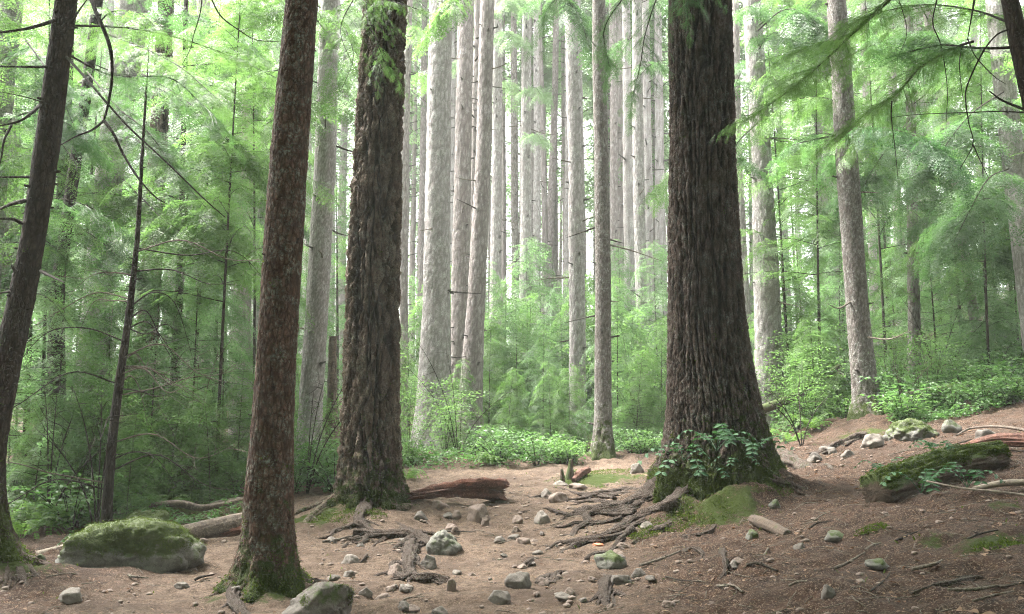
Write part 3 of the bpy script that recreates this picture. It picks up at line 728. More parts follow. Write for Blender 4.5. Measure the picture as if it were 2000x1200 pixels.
# ------------------------------------------------------------------ the five near trees
tree('left', 'conifer_tree', [(1105, -56, 40), (1040, -53, 14), (900, -53, 3), (760, -27, 28), (600, 12, 62), (450, 45, 88), (300, 67, 114), (150, 89, 132), (0, 110, 150)], 7.5, 'bark_dark', 'scaly',
     'dark slim conifer with knots and bare curved branches leaning right at the left edge', dd=.1, na=120, dz=.015, flare=.45, fh=.16, lobes=4, moss_h=.38, moss_a=1.05, tuft=5000, seed=1.3, knots=34, knot_r=.022, knot_len=.03, top=18)
tree('red', 'conifer_tree', [(1150, 465, 588), (1100, 472, 580), (1000, 476, 574), (800, 493, 573), (600, 507, 583), (300, 528, 601), (0, 560, 622)], 7.25, 'bark_red', 'scaly',
     'slender reddish brown scaly trunk beside the pale rock in front of the path', dd=.15, na=170, dz=.0115, flare=.55, fh=.14, lobes=5, moss_h=.33, moss_a=.95, tuft=5000, seed=2.7, knots=16, knot_r=.013, knot_len=.02, top=18)
tree('furrow', 'conifer_tree', [(1010, 655, 795), (950, 661, 787), (880, 664, 780), (800, 668, 778), (600, 675, 780), (300, 690, 783), (0, 712, 793)], 11.2, 'bark_furrow', 'furrow',
     'thick brown trunk with deep zigzag bark fissures left of the red rotten log', dd=.2, na=300, dz=.014, tuft=9000, flare=.24, fh=.36, lobes=6, moss_h=.40, moss_a=.95, seed=4.1, top=24)
tree('big', 'conifer_tree', [(1010, 1290, 1515), (940, 1296, 1505), (880, 1300, 1500), (800, 1303, 1484), (700, 1304, 1466), (600, 1306, 1452), (300, 1308, 1436), (0, 1308, 1428)], 10.6, 'bark_ridge', 'ridge',
     'massive dark ridged trunk with a mossy flared base right of the path', dd=.2, na=330, dz=.014, tuft=16000, flare=.2, fh=.42, lobes=5, moss_h=.46, moss_a=1.0, moss_dir=-.75, seed=6.2, top=26)
tree('edge', 'conifer_tree', [(1100, 2290, 2340), (600, 2110, 2160), (190, 1996, 2038), (0, 1955, 1985)], 6.6, 'bark_dark', 'scaly',
     'dark leaning trunk crossing the top right corner', na=70, dz=.03, seed=3.9, top=15, moss_h=.3)
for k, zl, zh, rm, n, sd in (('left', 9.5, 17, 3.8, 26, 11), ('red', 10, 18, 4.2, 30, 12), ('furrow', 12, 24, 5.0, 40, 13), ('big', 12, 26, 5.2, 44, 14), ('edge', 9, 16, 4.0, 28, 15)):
    shade_crown(k, zl, zh, rm, n, sd)  # crowns out of view, put in to shade the foreground

# ------------------------------------------------------------------ trees of the middle distance: (key, rows, d, bark, style, label, options)
MID = [
 ('pair', [(900, 806, 892), (800, 812, 884), (600, 825, 879), (300, 832, 881), (0, 838, 883)], 20, 'bark_pale', 'plain', 'broad pale lichen covered trunk at the left of the close trio behind the log', dict(flare=.25, fh=.6, seed=1.1, knots=10)),
 ('pairb', [(900, 880, 922), (600, 880, 919), (300, 888, 921), (0, 895, 926)], 22.5, 'bark_mauve', 'plain', 'greyish mauve trunk in the middle of the close trio', dict(seed=2.2, knots=16)),
 ('pairc', [(910, 886, 948), (800, 893, 941), (600, 912, 948), (300, 929, 960), (0, 938, 966)], 21, 'bark_mauve', 'plain', 'mauve brown trunk at the right of the close trio leaning slightly right', dict(flare=.2, fh=.6, seed=3.3, knots=14)),
 ('thindead', [(820, 905, 921), (400, 919, 934), (50, 925, 939)], 24.5, 'bark_mauve', 'plain', 'thin dead trunk with bare snapped branches behind the close trio', dict(seed=4.4, knots=26, knot_len=.16)),
 ('c970', [(740, 953, 980), (600, 955, 979), (300, 961, 981), (0, 963, 981)], 30, 'bark_pale', 'plain', 'pale trunk just right of the close trio with small branch stubs', dict(seed=5.5, knots=30)),
 ('c1005', [(760, 998, 1018), (560, 999, 1014), (300, 997, 1012), (0, 998, 1009)], 34, 'bark_grey', 'plain', 'slim grey trunk with a dark shaded foot in the central gap', dict(seed=6.6, knots=20)),
 ('c1028', [(760, 1012, 1042), (600, 1014, 1039), (300, 1017, 1038), (0, 1019, 1037)], 29, 'bark_pale', 'plain', 'straight pale trunk studded with branch stubs in the central gap', dict(seed=7.7, knots=44)),
 ('c1050', [(720, 1040, 1058), (300, 1042, 1056), (0, 1042, 1053)], 34, 'bark_pale', 'plain', 'slender pale trunk close right of the stub studded one', dict(seed=8.8, knots=24)),
 ('c1075', [(720, 1050, 1070), (600, 1058, 1076), (300, 1074, 1088), (0, 1082, 1093)], 38, 'bark_mauve', 'plain', 'slender mauve trunk leaning right in the central gap', dict(seed=9.9, knots=16)),
 ('c1128', [(870, 1112, 1146), (600, 1111, 1143), (300, 1109, 1141), (100, 1105, 1137), (0, 1103, 1134)], 22, 'bark_pale', 'plain', 'pale mauve trunk beside the slimmer moss footed trunk', dict(seed=10.1, knots=26)),
 ('c1110', [(760, 1100, 1114), (300, 1103, 1114), (0, 1103, 1112)], 36, 'bark_pale', 'plain', 'thin pale trunk showing at the left of the pale mauve one', dict(seed=10.9, knots=12)),
 ('moss', [(915, 1152, 1200), (870, 1159, 1196), (800, 1161, 1195), (600, 1162, 1194), (300, 1160, 1188), (0, 1156, 1182)], 17, 'bark_grey', 'scaly', 'slim mottled grey trunk with a mossy foot at the end of the path', dict(flare=.35, fh=.3, seed=11.2, moss_h=.55, moss_a=.95, knots=8, dz=.03, na=72)),
 ('c1195', [(760, 1190, 1210), (300, 1191, 1206), (0, 1190, 1204)], 33, 'bark_mauve', 'plain', 'slim trunk behind and right of the moss footed one', dict(seed=12.3, knots=24)),
 ('c1250', [(740, 1244, 1272), (600, 1242, 1266), (300, 1235, 1258), (0, 1234, 1253)], 26, 'bark_pale', 'plain', 'pale blotched trunk between the moss footed trunk and the massive one', dict(seed=13.4, knots=10)),
 ('c1270', [(740, 1266, 1284), (300, 1260, 1273), (0, 1257, 1268)], 40, 'bark_mauve', 'plain', 'thin mauve trunk just right of the pale blotched one', dict(seed=14.5, knots=8)),
 ('c1290', [(740, 1286, 1300), (300, 1283, 1295), (0, 1281, 1292)], 46, 'bark_pale', 'plain', 'thin far trunk at the left edge of the massive one', dict(seed=15.6, knots=8)),
 ('c790', [(760, 779, 797), (500, 780, 796), (300, 783, 798), (0, 792, 806)], 25, 'bark_mauve', 'plain', 'slim mauve trunk hugging the right side of the furrowed one', dict(seed=16.7, knots=8)),
 ('c815', [(720, 812, 826), (300, 820, 832), (0, 824, 834)], 40, 'bark_mauve', 'plain', 'thin trunk half hidden by the broad pale one', dict(seed=17.8)),
 ('r1440', [(760, 1456, 1474), (600, 1449, 1466), (300, 1433, 1449), (0, 1429, 1443)], 25, 'bark_mauve', 'plain', 'slim mauve trunk hugging the right side of the massive one', dict(seed=18.9, knots=8)),
 ('r1490', [(700, 1474, 1530), (500, 1472, 1520), (300, 1467, 1506), (0, 1450, 1486)], 19.5, 'bark_pale', 'plain', 'wide pale grey trunk right of the massive one rising from young trees', dict(seed=19.1, knots=5)),
 ('r1690', [(850, 1666, 1732), (800, 1668, 1720), (600, 1654, 1696), (300, 1632, 1674), (0, 1614, 1650)], 16, 'bark_grey', 'scaly', 'mottled pale trunk with mossy foot leaning left on the right bank', dict(flare=.28, fh=.25, seed=20.2, moss_h=.35, moss_a=.9, knots=5, dz=.03, na=80)),
 ('r1785', [(760, 1772, 1800), (600, 1774, 1797), (300, 1772, 1791), (215, 1770, 1788), (0, 1766, 1782)], 20, 'bark_grey', 'plain', 'thin grey trunk right of the mottled leaning one', dict(seed=21.3, knots=12)),
 ('r1880', [(700, 1905, 1928), (600, 1890, 1909), (350, 1852, 1872), (0, 1800, 1816)], 20, 'bark_mauve', 'plain', 'thin trunk slanting left among the foliage at the right', dict(seed=22.4, knots=8)),
 ('r1980', [(760, 2010, 2075), (400, 1968, 2012), (200, 1946, 1986), (0, 1926, 1962)], 17, 'bark_pale', 'plain', 'pale wide trunk at the right edge behind the dark leaning one', dict(seed=23.5, knots=8)),
 ('r1700', [(600, 1700, 1716), (100, 1682, 1696), (0, 1680, 1692)], 30, 'bark_mauve', 'plain', 'thin mauve trunk behind foliage right of the mottled leaning one', dict(seed=24.6)),
 ('l0', [(900, -78, -20), (300, -30, 14), (100, -10, 32), (0, 0, 44)], 12, 'bark_pale', 'plain', 'pale furrowed trunk in the top left corner', dict(seed=25.7, knots=3)),
 ('l180', [(900, 92, 128), (560, 100, 126), (200, 155, 175), (0, 180, 201)], 12.5, 'bark_twig', 'plain', 'dark curving trunk just behind the knotty left tree', dict(seed=26.8, knots=10)),
 ('l250', [(940, 132, 216), (700, 152, 216), (500, 170, 218), (200, 205, 262), (0, 238, 297)], 16, 'bark_pale', 'plain', 'broad pale trunk leaning right behind the lime boughs at the left', dict(seed=27.9, knots=5, flare=.2, fh=.5)),
 ('l290', [(900, 248, 300), (800, 256, 300), (600, 272, 312), (300, 292, 326), (0, 310, 340)], 17.5, 'bark_furrow', 'furrow', 'brown furrowed trunk in the undergrowth above the mossy boulder', dict(seed=28.1, na=90, dz=.03)),
 ('l395', [(700, 382, 410), (300, 384, 410), (0, 386, 410)], 24, 'bark_mauve', 'plain', 'mauve trunk seen above the lime boughs', dict(seed=29.2)),
 ('l470', [(900, 446, 492), (600, 452, 490), (300, 470, 500), (0, 480, 506)], 23, 'bark_mauve', 'plain', 'greyish trunk left of the reddish scaly one', dict(seed=30.3, knots=6)),
 ('l430', [(900, 425, 440), (600, 430, 444), (0, 440, 452)], 27, 'bark_grey', 'plain', 'thin grey trunk deep in the green understory', dict(seed=30.9, knots=6)),
 ('l510', [(700, 492, 510), (500, 497, 513), (350, 510, 526), (150, 528, 542), (0, 540, 552)], 25, 'bark_pale', 'plain', 'slim pale trunk leaning toward the reddish scaly one', dict(seed=31.4, knots=6)),
 ('l495', [(600, 474, 488), (400, 485, 498), (200, 504, 515), (0, 518, 528)], 28, 'bark_mauve', 'plain', 'thin brownish trunk beside the slim pale leaning one', dict(seed=32.5, knots=10)),
 ('l630', [(920, 576, 628), (800, 583, 630), (600, 597, 641), (300, 615, 656), (0, 626, 661)], 15, 'bark_pale', 'scaly', 'pale blotched trunk right behind the reddish scaly one', dict(seed=33.6, knots=8, dz=.035, na=72, flare=.2, fh=.4)),
 ('l345', [(860, 326, 338), (600, 342, 354), (300, 352, 362), (0, 360, 369)], 15.5, 'bark_twig', 'plain', 'thin dark trunk left of the reddish scaly one', dict(seed=34.7, knots=12, knot_len=.12)),
 ('l100', [(900, 80, 110), (600, 98, 124), (200, 120, 140), (0, 128, 146)], 15, 'bark_twig', 'plain', 'dark trunk close right of the knotty left tree in the shade', dict(seed=35.8, knots=8)),
]
for key, rows, d, mat, style, lab, kw in MID:
    k = dict(na=56, dz=.05, top=min(24, CAM_H+d*.62), knot_r=.024+.0006*d, knot_len=.13); k.update(kw)
    tree(key, 'conifer_tree', rows, d, mat, style, lab, dd=.3, **k)
# dead bare branches on the thin dead trunk and others
for key, pts, r in (('thindead', [(930, 75, 24.5), (945, 68, 24.3), (948, 35, 24.2)], .03), ('thindead', [(928, 120, 24.5), (940, 95, 24.3), (941, 40, 24.3)], .03), ('thindead', [(925, 150, 24.5), (905, 142, 24.2), (896, 138, 24.1)], .025), ('thindead', [(926, 230, 24.5), (906, 205, 24.2), (897, 192, 24.)], .022), ('thindead', [(922, 250, 24.5), (906, 247, 24.2)], .02),
                    ('l290', [(275, 640, 17), (330, 660, 16.6), (395, 700, 16.2), (450, 760, 16)], .02), ('l290', [(262, 760, 17), (320, 800, 16.4), (360, 850, 16)], .018)):
    twig_part(key, pts, r, seed=len(TREES))
# the broken red stub behind the pale blotched trunk
g, _, _ = trunk_geo(px_path([(910, 634, 664), (800, 638, 660), (690, 641, 657)], 15.8), 'furrow', na=50, dz=.04, top=0, seed=9.1)
solo('tree_snag', g, M['log_bark'], hit(648, 915)*0+np.array([*P(648, 905, 15.8)[:2], float(h(P(648, 905, 15.8)[0], 15.8))]), 'broken reddish stub of a thin tree behind the furrowed trunk', 'snag')
g, _, _ = trunk_geo([[*P(0, 700, 14.), .3], [*P(15, 500, 14.), .24], [*P(24, 320, 14.), .17], [*P(28, 268, 14.), .07]], 'plain', na=50, dz=.04, top=0, seed=5.2)
solo('tree_snag', g, M['bark_pale'], np.array([*P(0, 700, 14.)[:2], float(h(P(0, 700, 14.)[0], 14.))]), 'pale broken topped snag behind the left edge tree', 'snag')

# ------------------------------------------------------------------ far trees: four kinds, copied into the hazy grove
def far_tree(seed, H, r0, z0, barkm):
    rng = np.random.default_rng(seed); root = empty('conifer_tree', (0, 0, 0), 'slender far trunk in the hazy grove', 'tree')
    g, cen, rad = trunk_geo([[0, 0, -.4, r0*1.1], [rng.normal(0, .1), 0, H*.3, r0*.85], [rng.normal(0, .2), 0, H*.7, r0*.5], [0, 0, H, .02]], 'plain', na=18, dz=.25, top=0, seed=seed*1.7, knots=60, knot_r=.045, knot_len=.38)
    link('trunk', g.mesh('trunk'), M[barkm], root); gl, gw = G(), G()
    for b in range(46):
        f = b/46; z = z0+(H-z0)*f; L = (2.6*(1-f)**.8+.5)*rng.uniform(.6, 1.2); a = b*2.4+rng.normal(0, .5); o = np.array([math.cos(a), math.sin(a), 0]); c = cen(z)
        bough_geo(gl, gw, [c, c+o*L*.5+np.array([0, 0, .05*L]), c+o*L+np.array([0, 0, -.3*L])], .03, rng, LO, .95, .3, True, .1, .4, .25, ns=3)
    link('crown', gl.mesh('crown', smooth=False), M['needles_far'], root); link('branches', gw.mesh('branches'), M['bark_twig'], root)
    return root
FAR = [far_tree(41, 30, .24, 14, 'bark_mauve'), far_tree(42, 34, .28, 17, 'bark_pale'), far_tree(43, 27, .20, 11, 'bark_grey'), far_tree(44, 32, .26, 9, 'bark_mauve'), far_tree(45, 31, .19, 25, 'bark_pale'), far_tree(46, 30, .17, 24.5, 'bark_mauve')]
rng = np.random.default_rng(77); used = set(); spots = []
for k in range(900):
    px, d = (rng.uniform(-60, 2060) if k % 5 < 3 else rng.uniform(690, 1330)), rng.uniform(36, 80)
    if 700 < px < 1330 and rng.random() < 0: continue
    if any(abs(px-a) < 5 and abs(d-b) < 12 for a, b in spots): continue
    spots.append((px, d))
    if len(spots) >= 150: break
for k in range(400):
    px, d = rng.uniform(760, 1320), rng.uniform(30, 58)
    if any(abs(px-a) < 7 and abs(d-b) < 8 for a, b in spots): continue
    spots.append((px, d))
    if len(spots) >= 162: break
for n, (px, d) in enumerate(spots):
    p = P(px, 700, d); x = p[0]; loc = (x, d, float(h(x, d))-.2); q = int(rng.integers(0, 4)) if n < 150 and not (780 < px < 1310 and n % 2) else 4+n % 2; s = rng.uniform(.8, 1.2)
    reg = 'left' if px < 640 else 'centre' if px < 1320 else 'right'
    lab = {'left': 'slender far trunk in the haze behind the left undergrowth', 'centre': 'slender pale far trunk in the bright gap between the thick trunks', 'right': 'slender far trunk in the haze up the right slope'}[reg]
    gp = 'far trees, '+reg
    if q not in used:
        used.add(q); r = FAR[q]; r.location = loc; r.rotation_euler = (0, 0, rng.uniform(0, 6)); r.scale = (s, s, s); tag(r, lab, 'tree', gp)
    else: copy_thing(FAR[q], loc, rng.uniform(0, 6.28), s, lab, gp)
# the wood beyond, one mass
g, gt = G(), G(); rng = np.random.default_rng(5)
n = 6500; d = rng.uniform(80, 112, n); px = rng.uniform(-300, 2300, n); x = (px-1000)/F*d; z = h(x, d)+rng.uniform(0, 1, n)**1.3*50
dr = rng.normal(0, 1, (n, 3)); dr[:, 2] = rng.uniform(-.6, .1, n)
place_sprays(g, LO, np.stack([x, d, z], 1), dr, rng.uniform(1.6, 3.2, n), rng, .6)
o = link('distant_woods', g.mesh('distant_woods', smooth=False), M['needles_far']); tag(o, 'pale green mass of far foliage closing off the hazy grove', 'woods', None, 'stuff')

# ------------------------------------------------------------------ young hemlocks and undergrowth, built once, then copied
PROTO = dict(
 tallA=young_conifer('young_hemlock', 8.5, 51, MD, 'needles', '', .06, .08, .22, 84, .46, .10, .06),
 tallB=young_conifer('young_hemlock', 7.5, 52, MD, 'needles', '', .055, .10, .24, 76, .46, .10, .10, dead=14),
 tallC=young_conifer('young_hemlock', 9.5, 61, HI, 'needles_lime', '', .032, .30, .27, 58, .50, .09, .05),
 midA=young_conifer('young_hemlock', 4.2, 53, MD, 'needles_mint', '', .022, .04, .36, 50, .46, .085),
 midB=young_conifer('young_hemlock', 3.4, 54, MD, 'needles_lime', '', .022, .04, .34, 44, .44, .08),
 small=young_conifer('young_hemlock', 1.9, 55, HI, 'needles_lime', '', .013, .04, .40, 40, .32, .06),
 maple=leafy_shrub('vine_maple', 2.6, 56, 'leaf_maple', '', 14, .085, 150, 'shrub', .65),
 salal=leafy_shrub('leafy_shrub', .75, 57, 'leaf_salal', '', 14, .10, 24, 'shrub', .7),
 salalb=leafy_shrub('leafy_shrub', .55, 58, 'leaf_maple', '', 13, .08, 22, 'shrub', .8),
 fern=frond_plant('sword_fern', 59, 'fern', '', 13, .75, .11, 24),
)
USED = set()
def plant(kind, px, d, scale, label, group, cat=None, dz=-.03):
    x = P(px, 700, d)[0]; loc = (x, d, float(h(x, d))+dz); a = random.uniform(0, 6.28)
    if kind not in USED:
        USED.add(kind); r = PROTO[kind]; r.location = loc; r.rotation_euler = (0, 0, a); r.scale = (scale,)*3; return tag(r, label, None, group)
    return copy_thing(PROTO[kind], loc, a, scale, label, group)
LL = 'feathery young hemlock in the shady undergrowth left of the reddish scaly trunk'
LC = 'feathery young hemlock in the bright undergrowth between the furrowed and massive trunks'
LR = 'feathery young hemlock on the slope right of the massive trunk'
for kind, px, d, s in (('tallA', 345, 18, 1.0), ('tallB', 60, 14.5, 1.0), ('tallA', -60, 14, .9), ('midB', 220, 13.5, .9), ('tallA', 150, 19, 1.1), ('tallB', 420, 19, .95), ('tallA', 480, 25, 1.15), ('midA', 380, 14.5, 1.), ('midA', 120, 12, .95),
        ('tallA', 250, 24, 1.2), ('tallB', 20, 21, 1.2), ('tallA', 560, 29, 1.2), ('midA', 300, 13, .8), ('midA', 440, 16, .9), ('tallB', 350, 29, 1.3), ('midB', 540, 19, 1.0), ('midA', 600, 22, 1.1), ('tallA', 660, 33, 1.2), ('tallB', 100, 28, 1.3), ('midB', 250, 16, .8), ('midA', 40, 16, 1.1), ('small', 470, 13, .9), ('small', 620, 15.5, .9), ('small', 80, 11.2, .8), ('small', 180, 11.8, .9), ('small', 260, 10.8, .7), ('small', 340, 12.2, .9), ('small', 420, 12, .8), ('small', 130, 13, 1.1), ('small', 30, 12.5, 1.1), ('small', 300, 14, 1.2)):
    plant(kind, px, d, s, LL, 'young hemlocks, shady left side')
for kind, px, d, s in (('midB', 900, 19.2, .62), ('midA', 1010, 23, .9), ('midA', 1060, 21, .75), ('midB', 1075, 19, .6), ('midB', 960, 26, 1.0), ('midA', 1100, 27, 1.1), ('midB', 1230, 24, 1.0), ('midA', 1190, 30, 1.3), ('midB', 1290, 21, .9), ('midB', 1265, 28, 1.2), ('midA', 1000, 33, 1.3), ('midA', 800, 28, 1.2), ('midB', 770, 22, .9), ('midA', 860, 33, 1.4), ('midB', 930, 30, 1.1), ('tallA', 830, 42, 1.0), ('tallA', 1200, 44, 1.0), ('midA', 1150, 36, 1.4), ('small', 990, 18.5, 1.), ('small', 1110, 18.8, 1.), ('small', 1240, 19.5, 1.2), ('midA', 1205, 20.5, .95), ('midA', 1300, 33, 1.5), ('midA', 940, 23.5, 1.15), ('midA', 1030, 26, 1.4), ('midB', 1140, 25, 1.4), ('midB', 985, 24, 1.3), ('midA', 1060, 29, 1.5), ('midB', 1185, 25.5, 1.35), ('midA', 1215, 27, 1.4), ('midB', 955, 22, .95), ('midB', 1035, 24.5, 1.2), ('midB', 850, 27, 1.5), ('midA', 1285, 25, 1.3), ('tallA', 960, 37, .7), ('tallA', 700, 36, 1.0)):
    plant(kind, px, d, s*(.98 if d > 20.6 else .95), LC, 'young hemlocks, bright centre')
for kind, px, d, s in (('midB', 1540, 20, 1.1), ('midB', 1600, 18.5, .8), ('midA', 1570, 25, 1.3), ('tallA', 1650, 27, .95), ('midB', 1750, 22, 1.1), ('midA', 1830, 20.5, 1.2), ('tallA', 1740, 25, 1.0), ('tallB', 1880, 23, 1.0), ('tallA', 1980, 22, 1.), ('midA', 1930, 18, .9), ('tallA', 1560, 33, 1.2), ('tallB', 1700, 33, 1.2), ('tallA', 1840, 31, 1.2), ('midA', 1640, 22, 1.), ('midB', 1500, 23, 1.), ('tallA', 1460, 36, 1.2), ('tallB', 2050, 27, 1.2), ('tallA', 1950, 36, 1.4), ('midB', 1860, 26, 1.4), ('midA', 1990, 19.5, 1.2), ('tallA', 1620, 42, 1.3), ('tallA', 1770, 45, 1.4), ('small', 1590, 17.3, 1.1)):
    plant(kind, px, d, s, LR, 'young hemlocks, right slope')
for px, d, s in ((430, 13, .95), (-40, 11, .9), (500, 17, 1.1), (90, 14.5, 1.1), (380, 18, 1.2)):
    plant('tallC', px, d, s, 'tall lime green young hemlock with drooping boughs over the left undergrowth', 'lime hemlocks, left')
for px, d, s in ((1600, 18.5, 1.05), (1930, 17.5, .9), (1540, 20, 1.1), (1730, 21, 1.2), (2030, 17, 1.2)):
    plant('tallC', px, d, s, 'tall lime green young hemlock with drooping boughs on the right slope', 'lime hemlocks, right')
LM = {'l': 'thin stemmed shrub of small bright leaves behind the mossy boulder', 'c': 'thin stemmed shrub of small bright leaves beyond the end of the path', 'r': 'thin stemmed shrub of small bright leaves on the right bank'}
for px, d, s in ((580, 13.5, .55), (600, 17, .8), (430, 13.2, .5), (870, 18.4, .6), (800, 17, .5), (1260, 20, .7), (1560, 17, .6), (1740, 17.5, .6), (1820, 16.8, .55), (1650, 19.5, .7), (350, 12.6, .5), (160, 11.6, .55), (1240, 22, 1.1), (1500, 19.3, .8)):
    k = 'l' if px < 700 else 'c' if px < 1400 else 'r'; plant('maple', px, d, s, LM[k], 'thin stemmed shrubs, '+{'l': 'left', 'c': 'centre', 'r': 'right'}[k])
LS = {'l': 'low glossy leaved bush in the shade between the left edge tree and boulder', 'm': 'low glossy leaved bush between the reddish and furrowed trunks', 'c': 'low glossy leaved bush along the far end of the path', 'r': 'low glossy leaved bush on the right bank'}
rng = np.random.default_rng(31)
def bushes(n, x0, x1, d0, d1, key, s0=.7, s1=1.2):
    for _ in range(n): plant('salal' if rng.random() < .6 else 'salalb', rng.uniform(x0, x1), rng.uniform(d0, d1), rng.uniform(s0, s1), LS[key], 'low glossy bushes, '+{'l': 'left shade', 'm': 'behind the near trunks', 'c': 'end of the path', 'r': 'right bank'}[key])
bushes(18, 20, 470, 10.2, 14, 'l', .5, .95); bushes(10, 575, 665, 12.5, 15, 'm', .6, 1.); bushes(20, 790, 1130, 16.2, 19, 'c', .45, .9); bushes(10, 1200, 1310, 17.3, 20, 'c', .5, .9); bushes(36, 1520, 2040, 16.6, 21, 'r', .8, 1.3); bushes(22, 1730, 2060, 14.6, 16.8, 'r', .55, .95)
LF = {'l': 'sword fern with arching fronds in the shade behind the mossy boulder', 'r': 'sword fern with arching fronds on the right bank behind the mottled trunk', 'c': 'sword fern with arching fronds beside the red rotten log'}
for px, d, s in ((60, 9.8, .8), (110, 10.4, .95), (160, 10.6, .8), (200, 11.2, .9), (90, 11.3, .9), (320, 11.2, .7), (40, 10.6, .7), (390, 12, .7), (270, 11.6, .8)): plant('fern', px, d, s, LF['l'], 'sword ferns, left shade')
for px, d, s in ((1540, 15.6, .7), (1580, 16.2, .8), (1620, 17, .8), (1760, 16.4, .9), (1850, 16.0, .9), (1930, 16., 1.), (1990, 15.6, .9)): plant('fern', px, d, s, LF['r'], 'sword ferns, right bank')
for px, d, s in ((800, 14.6, .6), (960, 16.3, .7)): plant('fern', px, d, s, LF['c'], 'sword ferns by the log')
# leafy ground cover, too many to count
g = G(); rng = np.random.default_rng(8)
def cover(n, x0, x1, d0, d1, L, hmax):
    px, d = rng.uniform(x0, x1, n), rng.uniform(d0, d1, n); x = (px-1000)/F*d; z = h(x, d)
    keep = perlin(x*.8, d*.8, 4.4) > -.25; x, d, z = x[keep], d[keep], z[keep]; m = len(x)
    z = z+rng.uniform(.02, hmax, m)*np.clip(.6+perlin(x*1.5, d*1.5, 1.1), .15, 1.2)
    dr = rng.normal(0, 1, (m, 3)); dr[:, 2] *= .3
    leaf_quads(g, np.stack([x, d, z], 1), dr, np.array([0, 0, 1.])+rng.normal(0, .35, (m, 3)), L*rng.uniform(.6, 1.3, m), L*.55*rng.uniform(.7, 1.2, m), rng)
cover(7000, -60, 480, 10.2, 16, .06, .30); cover(3000, 570, 670, 12.6, 17, .06, .28); cover(6000, 780, 1140, 16, 22, .08, .28); cover(4000, 1195, 1310, 17.2, 23, .07, .3); cover(12000, 1500, 2080, 16.4, 26, .075, .4); cover(5000, 1740, 2080, 14.4, 16.6, .07, .25)
o = link('ground_cover', g.mesh('ground_cover', smooth=False), M['leaf_salal']); tag(o, 'low leafy ground cover under the trees', 'ground cover', None, 'stuff')

# unseen rest of the wood and its canopy, added to block light onto the foreground
g = G(); rng = np.random.default_rng(6); n = 6500
x = rng.uniform(-26, 26, n); y = rng.uniform(-26, 8, n); z = 1+rng.uniform(0, 1, n)*21
ok = (np.hypot(x, y) > 6.5) & (y < .9*abs(x)-5.5); pos = np.stack([x, y, z], 1)[ok]
n2 = 1100; x = rng.uniform(-13, 12, n2); y = rng.uniform(-10, 12.5, n2); z = rng.uniform(12.5, 20, n2); keep = perlin(x*.25, y*.25, 3.3) > -.12
pos = np.concatenate([pos, np.stack([x, y, z], 1)[keep]]); n = len(pos)
dr = rng.normal(0, 1, (n, 3)); dr[:, 2] = rng.uniform(-.5, .1, n)
place_sprays(g, LO, pos, dr, rng.uniform(1.4, 2.4, n), rng, .5)
for k in range(26):
    a = rng.uniform(math.pi*.95, math.pi*2.05); r = rng.uniform(7, 24); b = np.array([math.cos(a)*r, math.sin(a)*r-3, 0]); tube(g, [b-[0, 0, .3], b+[0, 0, 10], b+[0, 0, 20]], [.35, .25, .1], 10, 12, rnd=.1)
o = link('unseen_shade_woods', g.mesh('unseen_shade_woods', smooth=False), M['needles_dark']); tag(o, 'unseen forest foliage added over and around the clearing to shade it', 'woods', None, 'stuff')
# ------------------------------------------------------------------ boughs and bare branches of the near trees
# left edge tree: dark bare curves
for pts, r in (([(128, 0, 7.6), (168, -12, 7.2), (190, 30, 7.0), (214, 90, 6.9), (219, 145, 6.9), (212, 200, 6.9), (203, 236, 6.9)], .022),
               ([(203, 236, 6.9), (222, 262, 6.8), (240, 300, 6.8), (268, 345, 6.7), (300, 382, 6.7), (325, 398, 6.7)], .013),
               ([(203, 236, 6.9), (180, 254, 6.8), (150, 266, 6.8), (118, 284, 6.8)], .011),
               ([(130, 112, 7.5), (158, 142, 7.2), (182, 170, 7.), (212, 205, 6.9), (255, 252, 6.8), (330, 322, 6.7), (400, 390, 6.6), (440, 425, 6.6)], .012),
               ([(108, 40, 7.5), (70, 52, 7.3), (30, 60, 7.1), (-20, 66, 7.)], .02), ([(92, 131, 7.5), (50, 131, 7.3), (-20, 130, 7.1)], .014),
               ([(80, 204, 7.5), (60, 222, 7.3), (35, 238, 7.2), (-20, 250, 7.1)], .017), ([(22, 245, 7.2), (8, 275, 7.1), (2, 310, 7.1), (-12, 360, 7.)], .011),
               ([(55, 346, 7.5), (25, 346, 7.2), (-20, 347, 7.)], .014), ([(48, 392, 7.5), (20, 400, 7.2), (-20, 418, 7.)], .02), ([(42, 436, 7.5), (22, 428, 7.2), (-20, 428, 7.)], .018),
               ([(80, 530, 7.3), (100, 540, 7.0), (125, 552, 6.8)], .016), ([(18, 570, 7.4), (5, 572, 7.2), (-20, 575, 7.)], .012), ([(30, 530, 7.3), (22, 518, 7.2)], .018),
               ([(100, 205, 7.5), (50, 190, 7.3), (0, 180, 7.2), (-30, 178, 7.)], .006)):
    twig_part('left', pts, r, 'branch', seed=r*99)
